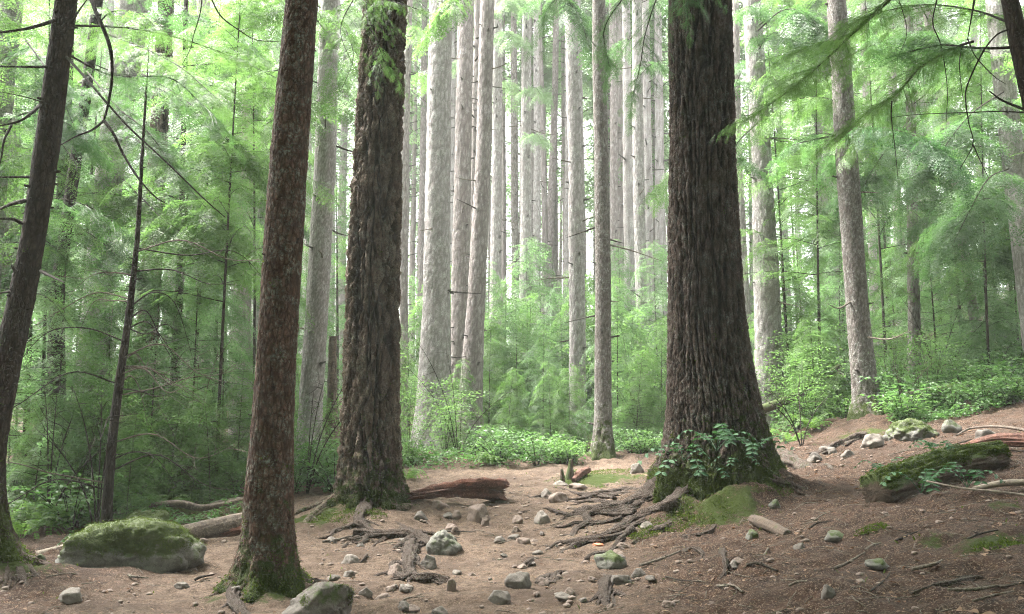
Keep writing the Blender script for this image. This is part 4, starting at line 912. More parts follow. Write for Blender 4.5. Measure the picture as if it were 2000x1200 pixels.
# lime hemlock boughs reaching across the upper left
S = dict(mat='needles_lime')
for key, pts, r, sd, sz, hg, m in (
    ('left', [(135, 50, 7.6), (250, 55, 8.4), (350, 75, 9.0), (450, 110, 9.4), (545, 155, 9.6)], .011, 61, .27, 16, 'needles_lime'),
    ('left', [(120, 100, 7.6), (220, 148, 8.2), (330, 152, 8.8), (390, 200, 9.), (430, 240, 9.)], .010, 62, .26, 14, 'needles'),
    ('l250', [(250, 130, 16), (330, 175, 14.5), (410, 235, 13.5), (470, 300, 13)], .018, 63, .6, 20, 'needles_lime'),
    ('l250', [(235, 250, 16), (300, 300, 14.5), (370, 370, 13.6), (440, 450, 13)], .018, 64, .6, 22, 'needles_lime'),
    ('l250', [(220, 330, 16), (280, 390, 14.5), (320, 430, 13.6), (380, 470, 13)], .016, 65, .55, 20, 'needles_lime'),
    ('l180', [(190, 60, 12.5), (270, 90, 11.6), (350, 130, 11), (420, 190, 10.6)], .014, 66, .45, 18, 'needles_lime'),
    ('l180', [(170, 140, 12.5), (230, 210, 11.6), (290, 260, 11), (340, 330, 10.8)], .014, 67, .45, 18, 'needles'),
    ('l180', [(150, 230, 12.5), (100, 270, 12), (50, 300, 11.5), (-20, 350, 11)], .014, 68, .45, 16, 'needles'),
    ('l0', [(20, 40, 12), (80, 120, 11.4), (120, 190, 11), (150, 260, 10.8)], .014, 69, .45, 16, 'needles_dark'),
    ('l100', [(110, 420, 15), (180, 460, 14), (240, 510, 13.4), (280, 560, 13)], .014, 70, .5, 16, 'needles'),
    ('l250', [(205, 420, 16), (150, 450, 15), (80, 490, 14.2), (20, 540, 13.8)], .015, 71, .55, 18, 'needles'),
    ('l395', [(395, 20, 24), (450, 60, 22), (510, 110, 20.5), (560, 170, 20)], .02, 72, .8, 20, 'needles_lime'),
    ('l395', [(395, 200, 24), (350, 260, 22.5), (310, 330, 21.5)], .02, 73, .8, 16, 'needles'),
    ('l470', [(480, 230, 23), (440, 300, 21.5), (400, 380, 20.5), (370, 450, 20)], .02, 74, .75, 18, 'needles'),
    ('l630', [(635, 60, 15), (600, 20, 14.4), (540, 0, 13.8), (450, 10, 13.4)], .015, 75, .5, 18, 'needles_lime'),
    ('l630', [(640, 30, 15), (670, 50, 14.3), (690, 110, 13.8), (665, 180, 13.4)], .012, 76, .42, 14, 'needles_lime'),
    ('furrow', [(730, -60, 11), (715, 20, 10.2), (735, 80, 9.9), (755, 130, 9.8)], .010, 77, .24, 8, 'needles_lime'),
    ('furrow', [(770, -60, 11), (745, -10, 10.3), (790, 10, 10.), (840, 25, 9.9)], .010, 78, .22, 6, 'needles_lime'),
    ('furrow', [(720, -40, 11), (690, 0, 10.3), (665, 60, 10.), (690, 130, 9.9)], .009, 79, .24, 8, 'needles_lime')):
    bough(key, pts, r, sd, m, sz, .07+.05*(pts[-1][2] > 12), HI if pts[-1][2] < 12 else MD, hang=int(hg*1.7), droop=.22, roll=.32, wide=.8 if pts[-1][2] < 12 else 1.5)
for key, pts, r in (('left', [(395, -30, 8.5), (392, 20, 8.4), (378, 70, 8.4), (372, 95, 8.4), (355, 128, 8.4)], .007), ('left', [(405, -20, 8.6), (430, 30, 8.8), (468, 60, 9), (500, 78, 9.1), (545, 82, 9.2)], .009), ('left', [(140, 45, 7.5), (155, 20, 7.3), (170, 0, 7.2)], .012), ('left', [(120, 280, 7.4), (150, 330, 7), (120, 375, 6.9), (110, 390, 6.9)], .004)):
    twig_part(key, pts, r, 'branch', seed=3)
PI = math.pi
for k, n_, zl, zh, L, sz, mt in (('l0', 5, 3, 7.5, 1.9, .42, ('needles', 'needles_dark')), ('l100', 6, 3, 8.5, 2.0, .42, ('needles', 'needles_lime')), ('l180', 4, 3, 8, 1.9, .40, ('needles_lime', 'needles')), ('l250', 7, 4, 10, 2.6, .5, ('needles_lime', 'needles')), ('l395', 7, 5, 12, 3.0, .62, ('needles', 'needles_lime')), ('l470', 6, 4, 12, 2.8, .6, ('needles', 'needles_lime')), ('l430', 6, 4, 12, 3., .65, ('needles',)),
                             ('l510', 5, 6, 13, 2.6, .6, ('needles_lime',)), ('l345', 6, 3, 8.5, 2., .45, ('needles_lime', 'needles')), ('l630', 4, 6, 9, 1.8, .45, ('needles_lime',)), ('l290', 5, 3, 9, 2.3, .5, ('needles',)),
                             ('r1440', 5, 5, 13, 2.4, .6, ('needles', 'needles_lime')), ('r1490', 6, 6, 11, 2.4, .55, ('needles', 'needles_lime')), ('r1690', 4, 6, 9.5, 2., .45, ('needles_lime', 'needles')), ('r1785', 7, 4, 11, 2.4, .5, ('needles', 'needles_lime')), ('r1880', 8, 4, 11, 2.5, .5, ('needles_lime', 'needles')), ('r1980', 8, 3.5, 10, 2.6, .5, ('needles', 'needles_lime')), ('r1700', 8, 4, 16, 3.2, .65, ('needles', 'needles_lime')),
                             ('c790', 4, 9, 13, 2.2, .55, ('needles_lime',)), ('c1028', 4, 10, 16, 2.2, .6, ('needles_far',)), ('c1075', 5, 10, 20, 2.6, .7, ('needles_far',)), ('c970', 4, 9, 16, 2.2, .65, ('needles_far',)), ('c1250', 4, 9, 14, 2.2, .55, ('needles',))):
    auto_boughs(k, n_, zl, zh, L, sz, sum(map(ord, k)), mt)
# dead limbs left on the trunks of the gap
rng = np.random.default_rng(90)
for k in ('pair', 'pairb', 'pairc', 'c970', 'c1005', 'c1028', 'c1050', 'c1075', 'c1128', 'moss', 'c1195', 'c1250', 'r1490', 'r1690', 'r1440', 'l630', 'l510', 'l470'):
    T = TREES[k]
    for q in range(6):
        z = rng.uniform(2.5, min(12, CAM_H+T['d']*.44)); a = rng.uniform(0, 6.28); l = rng.uniform(.25, 1.0); o = np.array([math.cos(a), math.sin(a), 0]); c = T['cen'](z)+o*T['rad'](z)*.8
        g = G(); e = c+o*l+np.array([rng.normal(0, .1), rng.normal(0, .1), rng.uniform(-.35, .25)*l]); tube(g, [c, (c+e)/2+rng.normal(0, .05, 3)*l, e], [.02, .014, .005], 5, 10, .15)
        part('dead_branch', g, M['bark_twig' if q % 2 else 'bark_deadtwig'], T['root'])
# sprays hanging at the top centre and right
for key, pts, r, sd, sz, hg, m in (
    ('big', [(1330, -120, 10.5), (1270, -60, 9.8), (1215, 0, 9.4), (1180, 60, 9.3), (1190, 130, 9.3)], .012, 81, .27, 12, 'needles'),
    ('big', [(1330, -90, 10.5), (1290, -20, 9.8), (1262, 60, 9.5), (1250, 130, 9.4), (1235, 190, 9.4)], .011, 82, .25, 12, 'needles'),
    ('big', [(1320, -130, 10.5), (1230, -90, 9.6), (1140, -50, 9.2), (1075, 10, 9.1), (1060, 45, 9.1)], .012, 83, .26, 10, 'needles'),
    ('big', [(1320, -100, 10.3), (1350, -60, 9.6), (1345, -10, 9.4), (1340, 15, 9.4)], .009, 84, .3, 8, 'needles'),
    ('pairc', [(955, -120, 21), (930, -60, 19.5), (890, -10, 19), (860, 25, 18.8)], .02, 85, .6, 14, 'needles_lime'),
    ('c1128', [(1118, -100, 22), (1090, -30, 21), (1130, 30, 20.5), (1150, 90, 20.3)], .02, 86, .65, 14, 'needles'),
    # right side
    ('edge', [(1760, -30, 6.9), (1735, 0, 7.2), (1680, 50, 7.5), (1625, 105, 7.9), (1575, 150, 8.3), (1510, 200, 8.7), (1450, 240, 9.)], .017, 87, .25, 30, 'needles_lime'),
    ('edge', [(1900, 82, 6.7), (1870, 92, 6.9), (1800, 130, 7.2), (1750, 185, 7.5), (1700, 215, 7.8), (1640, 270, 8.2)], .012, 88, .24, 24, 'needles_lime'),
    ('edge', [(1990, 92, 6.6), (1930, 95, 6.7), (1880, 92, 6.8), (1840, 88, 7.), (1790, 98, 7.2), (1750, 108, 7.4)], .012, 89, .24, 8, 'needles'),
    ('edge', [(1740, 0, 7.2), (1660, 70, 8.2), (1600, 85, 8.8), (1540, 110, 9.2)], .007, 90, .25, 14, 'needles_lime'),
    ('edge', [(1985, 50, 6.6), (1900, 20, 7.4), (1800, 10, 8.2), (1700, 30, 8.8), (1640, 60, 9.)], .010, 91, .26, 18, 'needles_lime'),
    ('r1690', [(1640, 120, 16), (1700, 90, 15.4), (1770, 70, 15), (1850, 80, 14.6)], .016, 92, .6, 18, 'needles'),
    ('r1690', [(1645, 260, 16), (1720, 250, 15.2), (1800, 270, 14.6), (1860, 310, 14.3)], .016, 93, .55, 16, 'needles_dark'),
    ('r1490', [(1480, 60, 19.5), (1530, 20, 18.6), (1580, 30, 18), (1610, 80, 17.8)], .018, 94, .65, 16, 'needles'),
    ('r1490', [(1480, 240, 19.5), (1440, 280, 18.6), (1440, 310, 18.2)], .014, 95, .5, 8, 'needles'),
    ('r1980', [(1960, 180, 17), (1900, 220, 16), (1850, 280, 15.3), (1800, 360, 15)], .016, 96, .6, 18, 'needles'),
    ('r1980', [(1970, 330, 17), (1930, 350, 16.2), (1890, 420, 15.6), (1860, 480, 15.3)], .016, 97, .6, 16, 'needles'),
    ('r1785', [(1780, 230, 20), (1740, 280, 19), (1700, 340, 18.4), (1670, 400, 18)], .018, 98, .65, 16, 'needles'),
    ('r1880', [(1850, 330, 20), (1900, 370, 19), (1950, 430, 18.4), (1990, 500, 18)], .018, 99, .65, 16, 'needles')):
    bough(key, pts, r, sd, m, sz, .07+.05*(pts[-1][2] > 12), HI if pts[-1][2] < 12 else MD, hang=int(hg*1.7), droop=.3, roll=.35, wide=.75 if pts[-1][2] < 12 else 1.5)
for pts, r in (([(1905, -10, 6.7), (1898, 30, 6.8), (1890, 76, 6.8)], .009), ([(1890, 76, 6.8), (1905, 110, 6.8), (1940, 148, 6.8), (1965, 165, 6.8)], .006), ([(1972, 57, 6.6), (1945, 70, 6.6), (1918, 105, 6.6), (1890, 165, 6.7), (1886, 195, 6.7), (1892, 240, 6.7), (1900, 282, 6.7), (1875, 330, 6.8)], .008),
               ([(1900, 282, 6.7), (1915, 315, 6.7), (1932, 350, 6.7)], .005), ([(1832, -10, 7.), (1822, 45, 7.), (1838, 90, 7.), (1850, 170, 7.), (1848, 240, 7.)], .006), ([(1878, 92, 6.8), (1874, 130, 6.8), (1880, 190, 6.8)], .005),
               ([(1742, 198, 7.5), (1741, 230, 7.5), (1748, 290, 7.5), (1754, 350, 7.5)], .006), ([(2010, 222, 6.5), (1960, 218, 6.6), (1890, 220, 6.8), (1790, 224, 7.2), (1740, 230, 7.5)], .006), ([(2030, 225, 6.5), (1990, 210, 6.5), (1955, 195, 6.5), (1932, 178, 6.5)], .013), ([(1752, -10, 7.4), (1768, 40, 7.4), (1770, 72, 7.4), (1755, 110, 7.4)], .005)):
    twig_part('edge', pts, r, 'branch', seed=r*77)

# ------------------------------------------------------------------ thin dark dead sapling at the left, with bare grey branches
tree('sap', 'dead_sapling', [(1020, 196, 222), (1000, 199, 219), (800, 216, 234), (600, 246, 260), (460, 265, 275), (300, 276, 283)], 9.8, 'bark_twig', 'plain', 'thin dark dead sapling with bare grey branches behind the mossy boulder', top=5.6, na=24, dz=.04, seed=8.2, knots=22, knot_r=.012, knot_len=.05, rtop=.005)
rng = np.random.default_rng(19)
for k in range(26):
    z = rng.uniform(.5, 3.2); c = TREES['sap']['cen'](z); a = rng.uniform(-.6, 3.8) if k % 3 else rng.uniform(0, 6.28); L = rng.uniform(.5, 1.7)
    o = np.array([math.cos(a), math.sin(a)*.7, 0]); g = G()
    pts = [c, c+o*L*.35+np.array([0, 0, rng.uniform(-.05, .2)]), c+o*L*.7+np.array([0, 0, rng.uniform(-.25, .25)]), c+o*L+np.array([0, 0, rng.uniform(-.6, .2)])]
    C, _ = tube(g, pts, [.010, .008, .005, .002], 5, 18, .1)
    for _ in range(5):
        i = rng.integers(5, 17); e = C[i]+o*rng.uniform(.1, .35)+rng.normal(0, .14, 3); tube(g, [C[i], (C[i]+e)/2+rng.normal(0, .02, 3), e], [.004, .003, .001], 3, 6)
    part('dead_branch', g, M['bark_deadtwig' if k % 2 else 'bark_twig'], TREES['sap']['root'])
def bare_shrub(px, d, H, seed, label, stems=6, mat='bark_twig'):
    rng = np.random.default_rng(seed); x = P(px, 700, d)[0]; b = np.array([x, d, float(h(x, d))]); root = empty('bare_shrub', b, label, 'shrub', 'bare twiggy shrubs')
    for s in range(stems):
        g = G(); a = rng.uniform(0, 6.28); o = np.array([math.cos(a), math.sin(a)*.6, 0]); hh = H*rng.uniform(.6, 1.1); sp = H*rng.uniform(.1, .5)
        C, _ = tube(g, [b-[0, 0, .05], b+o*sp*.3+[0, 0, hh*.4], b+o*sp*.8+[0, 0, hh*.75], b+o*sp*1.4+[0, 0, hh]], [.011, .009, .006, .002], 5, 20, .1)
        for _ in range(7):
            i = rng.integers(6, 19); e = C[i]+rng.normal(0, .22, 3)*[1, .7, 1]+[0, 0, .12]; tube(g, [C[i], (C[i]+e)/2+rng.normal(0, .03, 3), e], [.005, .003, .001], 3, 6)
        part('stem', g, M[mat], root)
for px, d, H, sd, lab in ((205, 9.9, 1.5, 1, 'bare twiggy shrub with dark bent stems at the foot of the dead sapling'), (605, 12.6, 2.0, 2, 'bare dark stems standing between the reddish and furrowed trunks'), (1560, 14.6, 1.2, 3, 'bare twiggy shrub at the right foot of the massive trunk'), (1830, 18.5, 2.3, 4, 'tall bare stems behind the thin grey trunk on the right'),
                         (110, 10.6, 1.6, 5, 'tangle of bare twigs close behind the left edge tree'), (380, 12.5, 1.9, 6, 'bare drooping twigs above the flaking log'), (895, 18.2, 2.4, 7, 'bare arching stems in front of the close trio'), (1760, 15.8, .9, 8, 'grey bare twigs sprawling behind the mossy mound')):
    bare_shrub(px, d, H, sd, lab, 4, 'bark_deadtwig' if sd in (8, 6) else 'bark_twig')

# ------------------------------------------------------------------ roots
for pts, r, sd in (([(1320, 925), (1285, 945), (1255, 968), (1215, 985), (1160, 990), (1110, 992)], (.15, .035), 1), ([(1262, 975), (1230, 992), (1195, 985), (1155, 1000), (1120, 1003), (1092, 1012)], (.07, .03), 2), ([(1300, 985), (1262, 1000), (1225, 1018), (1190, 1040), (1150, 1052), (1100, 1060)], (.085, .03), 3),
                   ([(1270, 1000), (1235, 1010), (1215, 1028), (1200, 1030)], (.06, .035), 4), ([(1160, 1000), (1150, 1018), (1125, 1032), (1112, 1046)], (.05, .03), 5), ([(1200, 1045), (1140, 1054), (1090, 1060), (1060, 1075)], (.045, .02), 6), ([(1150, 1056), (1110, 1072), (1080, 1080)], (.035, .018), 7),
                   ([(1510, 885), (1535, 893), (1562, 902), (1595, 910)], (.19, .06), 8), ([(1500, 930), (1540, 945), (1570, 950)], (.07, .02), 9), ([(1290, 1030), (1262, 1040), (1235, 1058)], (.05, .02), 10), ([(1390, 1035), (1345, 1045), (1310, 1056)], (.03, .012), 11),
                   ([(1180, 965), (1120, 975), (1060, 968), (1020, 975)], (.05, .025), 12), ([(1230, 955), (1170, 962), (1120, 960)], (.06, .03), 13)):
    root_part('big', pts, r, sd, moss=.35 if sd in (8, 9, 10) else .0, mat='bark_ridge' if sd in (8,) else 'root')
for pts, r, sd in (([(690, 1040), (740, 1043), (800, 1045), (818, 1050)], (.07, .06), 21), ([(812, 1044), (790, 1058), (765, 1070)], (.05, .02), 22), ([(805, 1062), (800, 1085), (797, 1108), (812, 1128), (850, 1128), (900, 1138)], (.075, .03), 23), ([(815, 1045), (845, 1062), (878, 1078)], (.075, .035), 24),
                   ([(812, 1050), (790, 1070), (778, 1078)], (.03, .015), 25), ([(806, 1120), (790, 1128), (775, 1120), (757, 1115)], (.045, .03), 26), ([(820, 1128), (850, 1136), (882, 1134)], (.03, .012), 27), ([(700, 1048), (670, 1052), (640, 1060)], (.03, .01), 31), ([(818, 1050), (800, 1068), (812, 1090), (806, 1105)], (.045, .035), 32), ([(835, 1050), (815, 1070), (770, 1092)], (.025, .01), 33), ([(640, 985), (610, 1005), (585, 1030)], (.09, .04), 28), ([(770, 985), (795, 988), (818, 982)], (.08, .03), 29), ([(700, 1012), (712, 1026), (735, 1038)], (.07, .04), 30)):
    root_part('furrow', pts, r, sd, moss=.42 if sd in (28, 29) else 0., mat='bark_furrow' if sd in (28, 29) else 'root', attach=sd >= 27, twigs=5 if sd < 27 else 2, lift=.35 if sd < 27 else .12)
for pts, r, sd in (([(470, 1140), (455, 1160), (470, 1190), (500, 1215)], (.07, .03), 41), ([(580, 1130), (620, 1135), (665, 1140)], (.05, .02), 42), ([(545, 1145), (560, 1160), (600, 1172)], (.05, .02), 43), ([(470, 1135), (440, 1150), (400, 1165)], (.06, .02), 44)):
    root_part('red', pts, r, sd)
for pts, r, sd in (([(40, 1085), (75, 1098), (100, 1105), (120, 1110)], (.06, .015), 51), ([(30, 1090), (45, 1125), (62, 1150)], (.04, .012), 52), ([(0, 1090), (18, 1120), (20, 1145)], (.03, .01), 53), ([(15, 1090), (12, 1125), (5, 1155)], (.025, .01), 54), ([(45, 1095), (70, 1120), (90, 1136)], (.025, .01), 55)):
    root_part('left', pts, r, sd)
for pts, r, sd in (([(1690, 850), (1640, 865), (1610, 880), (1580, 890)], (.12, .04), 61),): root_part('r1690', pts, r, sd)
rng = np.random.default_rng(41)
for k, (a, b, c, d_) in enumerate(((1240, 1000, 1010, 1000), (1225, 985, 985, 968), (1215, 1010, 1040, 1035), (1260, 1015, 1080, 1090), (1235, 1035, 1130, 1110), (1200, 972, 1060, 950))):
    n_ = 5; pts = [(a+(c-a)*f+rng.normal(0, 9)*(0 < f < 1), b+(d_-b)*f+rng.normal(0, 5)*(0 < f < 1)) for f in np.linspace(0, 1, n_)]
    root_part('big', pts, (rng.uniform(.03, .05), .010), 80+k, attach=False, twigs=6, lift=.25)
for k, (a, b, c, d_) in enumerate(((760, 1040, 700, 1100), (800, 1040, 900, 1050), (740, 1045, 660, 1075), (790, 1100, 720, 1130), (700, 1020, 620, 1050))):
    pts = [(a+(c-a)*f+rng.normal(0, 7)*(0 < f < 1), b+(d_-b)*f+rng.normal(0, 4)*(0 < f < 1)) for f in np.linspace(0, 1, 5)]
    root_part('furrow', pts, (rng.uniform(.03, .045), .010), 95+k, attach=False, twigs=6, lift=.25)
# roots that surface alone in the dirt
def lone_root(chains, label, seed, mat='root', group=None):
    g = G(); loc = hit(*chains[0][0][0])
    for c, (pxs, rads) in enumerate(chains):
        R = np.linspace(rads[0], rads[1], len(pxs)); pts = []
        for k, ((a, b), r) in enumerate(zip(pxs, R)):
            p = hit(a, b); p[2] += r*(.1 if 0 < k < len(pxs)-1 else -.5); pts.append(p)
        root_tube(g, pts, R, seed+c*3.3, 0., 2)
    return solo('surface_root', g, M[mat], loc, label, 'root', group)
lone_root([([(1185, 1128), (1183, 1150), (1182, 1172), (1186, 1192)], (.075, .02)), ([(1180, 1145), (1168, 1165), (1150, 1175)], (.035, .012)), ([(1188, 1150), (1205, 1158), (1228, 1166)], (.03, .01)), ([(1178, 1155), (1174, 1172), (1166, 1186)], (.03, .012)), ([(1186, 1155), (1196, 1172), (1202, 1182)], (.025, .01))], 'splayed claw like root knuckle poking from the dirt near the bottom edge', 1.1)
lone_root([([(1052, 1140), (1070, 1128), (1085, 1122)], (.05, .03)), ([(1080, 1140), (1085, 1125), (1105, 1120), (1118, 1122)], (.045, .02))], 'short humped pair of roots in the middle of the path', 2.2)
lone_root([([(1018, 1108), (1035, 1098), (1050, 1090)], (.045, .02))], 'short straight root stub lying across the path middle', 3.3)
lone_root([([(1412, 1072), (1415, 1095), (1418, 1118), (1405, 1132)], (.035, .02)), ([(1415, 1090), (1440, 1100), (1452, 1110)], (.02, .01)), ([(1440, 1098), (1448, 1085), (1445, 1080)], (.018, .01))], 'forked root bending down the bank below the massive trunk', 4.4)
lone_root([([(960, 1085), (966, 1098), (964, 1112)], (.02, .008))], 'thin curved rootlet standing alone in the path dirt', 5.5)
lone_root([([(1780, 1160), (1830, 1148), (1870, 1140), (1905, 1132), (1920, 1128)], (.03, .015)), ([(1850, 1144), (1880, 1130), (1900, 1125)], (.02, .01))], 'long dark root running over the bank at the lower right', 6.6, 'bark_twig')
lone_root([([(1890, 1150), (1930, 1150), (1970, 1146), (2010, 1135)], (.022, .012))], 'dark thin root at the right edge of the bank', 7.7, 'bark_twig')
lone_root([([(1330, 1080), (1350, 1072), (1372, 1082), (1368, 1098)], (.035, .02))], 'stubby root curl in the mossy bank below the massive trunk', 8.8)

# ------------------------------------------------------------------ rocks
rock('boulder', 108, 402, 1022, 1112, 301, 'stone_moss', 'long rounded mossy boulder at the left of the clearing', moss=1.0, cuts=3, rough=.11, depth=.55, n=60, sink=.5)
rock('boulder', 240, 340, 1012, 1050, 302, 'stone_moss', 'smaller mossy hump behind the long rounded boulder', moss=1., cuts=3, rough=.06, n=30, dback=.5)
rock('boulder', 552, 692, 1144, 1215, 303, 'stone', 'pale angular rock with mossy side at the foot of the reddish trunk', moss=.55, cuts=9, rough=.06, n=44)
rock('boulder', 830, 906, 1040, 1084, 315, 'stone_moss', 'faceted grey green rock behind the tangled roots', moss=.5, cuts=6, rough=.10, n=40, depth=.9)
rock('boulder', 818, 858, 1086, 1112, 305, 'stone', 'flat slanted grey slab wedged in the tangled roots', moss=.2, cuts=12, rough=.03, depth=.8)
rock('boulder', 912, 962, 988, 1020, 306, 'stone_brown', 'rounded tan rock on the path below the red rotten log', cuts=5, rough=.05)
rock('boulder', 1676, 1728, 848, 876, 307, 'stone_pale', 'pale block shaped rock below the mottled leaning trunk', cuts=9, rough=.04)
rock('boulder', 1160, 1224, 1080, 1112, 308, 'stone_moss', 'green mossy rock half sunk right of the path', moss=.85, cuts=7)
rock('boulder', 1228, 1262, 905, 926, 309, 'stone_pale', 'cream rock at the far end of the path by the massive trunk', cuts=8)
SMALL = [  # x0,x1,top,bottom, material, label
 (1050, 1082, 955, 972, 'stone_pale', 'low pale rock beside the path crest'), (1068, 1112, 962, 982, 'stone_brown', 'low tan rock just right of the path crest'), (1042, 1078, 1000, 1024, 'stone_pale', 'bright flat topped stone by the roots'),
 (1000, 1024, 1008, 1025, 'stone_brown', 'dark chunk of stone in the middle of the path'), (998, 1020, 1030, 1043, 'stone_brown', 'small dark stone below the dark chunk'), (962, 988, 1048, 1060, 'stone', 'thin flat stone on the path middle'),
 (985, 1040, 1122, 1152, 'stone', 'flat grey rock in the lower path'), (950, 1000, 1156, 1180, 'stone', 'dull flat stone near the bottom middle'), (752, 790, 1102, 1125, 'stone_brown', 'rounded stone left of the tangled roots'),
 (665, 702, 1086, 1104, 'stone_pale', 'flat pale stone left of the tangled roots'), (668, 694, 1116, 1130, 'stone', 'small flat stone above the pale angular rock'), (110, 166, 1154, 1178, 'stone_pale', 'flat pale grey stone in the dirt below the boulder'),
 (868, 892, 1132, 1156, 'stone_brown', 'pointed stone at the end of the tangled roots'), (752, 778, 1146, 1158, 'stone_brown', 'flat brown stone left of the pointed one'), (782, 810, 1144, 1156, 'stone_pale', 'pale flat stone beside the flat brown one'),
 (938, 956, 1012, 1028, 'stone_brown', 'little brown stone right of the tan rock'), (1192, 1236, 1124, 1142, 'stone', 'flat grey stone beside the claw like root'), (1600, 1634, 1146, 1172, 'stone', 'rounded grey stone on the lower right bank'),
 (1455, 1482, 1036, 1056, 'stone_moss', 'green stone beside the short log piece'), (1550, 1575, 1062, 1076, 'stone', 'small dark stone on the bank'), (1690, 1740, 1095, 1112, 'stone_moss', 'flat greenish stone on the right bank'), (1605, 1660, 1040, 1056, 'stone_moss', 'flat dark green stone below the mossy log'),
 (1500, 1528, 976, 992, 'stone_moss', 'dark stone at the right foot of the massive trunk'), (840, 870, 978, 994, 'stone_brown', 'stone beside the left end of the rotten log'), (876, 902, 998, 1014, 'stone_brown', 'dark stone left of the tan rock'), (805, 838, 1000, 1016, 'stone', 'pale grey stone by the furrowed trunk'),
 (880, 900, 1028, 1042, 'stone_brown', 'brown stone above the faceted rock'), (1250, 1275, 1020, 1034, 'stone_pale', 'pale pebble in the roots'), (1005, 1036, 1052, 1064, 'stone_brown', 'thin slab on the path'), (1080, 1110, 940, 950, 'stone_pale', 'small pale stone at the crest'),
 (1110, 1150, 945, 957, 'stone_brown', 'low worn stone at the crest by the roots'), (1575, 1605, 884, 902, 'stone', 'worn stone at the bend of the side path'), (1600, 1640, 872, 888, 'stone', 'long worn stone on the side path'), (1640, 1670, 880, 894, 'stone', 'worn stone below the mottled trunk'),
 (1756, 1790, 842, 862, 'stone_moss', 'green stone right of the block shaped rock'), (1836, 1880, 820, 846, 'stone_moss', 'mossy stone on the upper right bank'), (1900, 1950, 838, 868, 'stone', 'grey stone high on the right bank'), (1930, 1985, 772, 792, 'stone', 'wide grey stone at the top edge of the bank'),
 (440, 480, 1148, 1162, 'stone', 'small stone left of the reddish trunk'), (340, 372, 1140, 1150, 'stone', 'flat stone below the mossy boulder'), (700, 730, 1150, 1168, 'stone', 'small grey stone right of the pale angular rock'), (840, 880, 1188, 1203, 'stone', 'stone cut by the bottom edge'),
 (60, 90, 1085, 1106, 'stone_moss', 'dark stone tucked against the left tree roots'), (1100, 1125, 1150, 1166, 'stone_brown', 'brown stone right of the lower path'), (1290, 1320, 1176, 1186, 'stone_brown', 'dark flake of stone at the bottom right of the path')]
for k, (a, b, c, d, m, lab) in enumerate(SMALL): rock('stone', a, b, c, d, 400+k, m, lab, None, .75 if m == 'stone_moss' else 0, 8, .07, .8, 18, .35, random.uniform(-.5, .5))
SP_ = []
rng = np.random.default_rng(23)
for k in range(6):
    V, Q, ms = rock_geo((.06, .05, .035), 70+k, 16, 8, .1); g = G(); g.add(V, Q, None, moss=0.); SP_.append(g.mesh('stone'))
    SP_[-1].materials.append(M['stone_brown' if k % 2 else 'stone'])
for k in range(62):
    py = rng.uniform(950, 1195); px = rng.uniform(640, 1240) if k % 3 else rng.uniform(150, 1500)
    if 630 < px < 820 and py < 1020 or px > 1240 and py < 1060 or py > 1100 and px < 640: continue
    q = hit(px, py); o = bpy.data.objects.new('stone', SP_[k % 6]); COL.objects.link(o); s = rng.uniform(.35, 1.5)*(1.25 if py < 1020 else 1)
    o.location = (q[0], q[1], q[2]+.006*s); o.rotation_euler = (rng.normal(0, .15), rng.normal(0, .15), rng.uniform(0, 6.28)); o.scale = (s, s*rng.uniform(.7, 1.2), s*rng.uniform(.6, 1.1))
    tag(o, 'small stone half buried in the trodden dirt of the path', 'rock', 'small stones half buried in the path')
g = G(); q = hit(1170, 1068); V, Q, ms = rock_geo((.07, .03, .018), 77, 14, 3, .35); g.add(V+q+[0, 0, .012], Q, None, moss=0.)
m_, t_, b_, o_ = nodes('orange_peel_skin'); b_.inputs['Base Color'].default_value = (.62, .20, .10, 1); b_.inputs['Roughness'].default_value = .6
solo('orange_scrap', g, m_, q, 'small orange scrap lying on the dirt beside the roots', 'scrap')
# mossy mound behind the side path
rock('mossy_mound', 1730, 1835, 818, 862, 350, 'stone_moss', 'dark mossy mound beside the mottled leaning trunk', moss=.8, cuts=2, rough=.2, n=50)
tag(bpy.data.objects['mossy_mound'], None, 'mound')

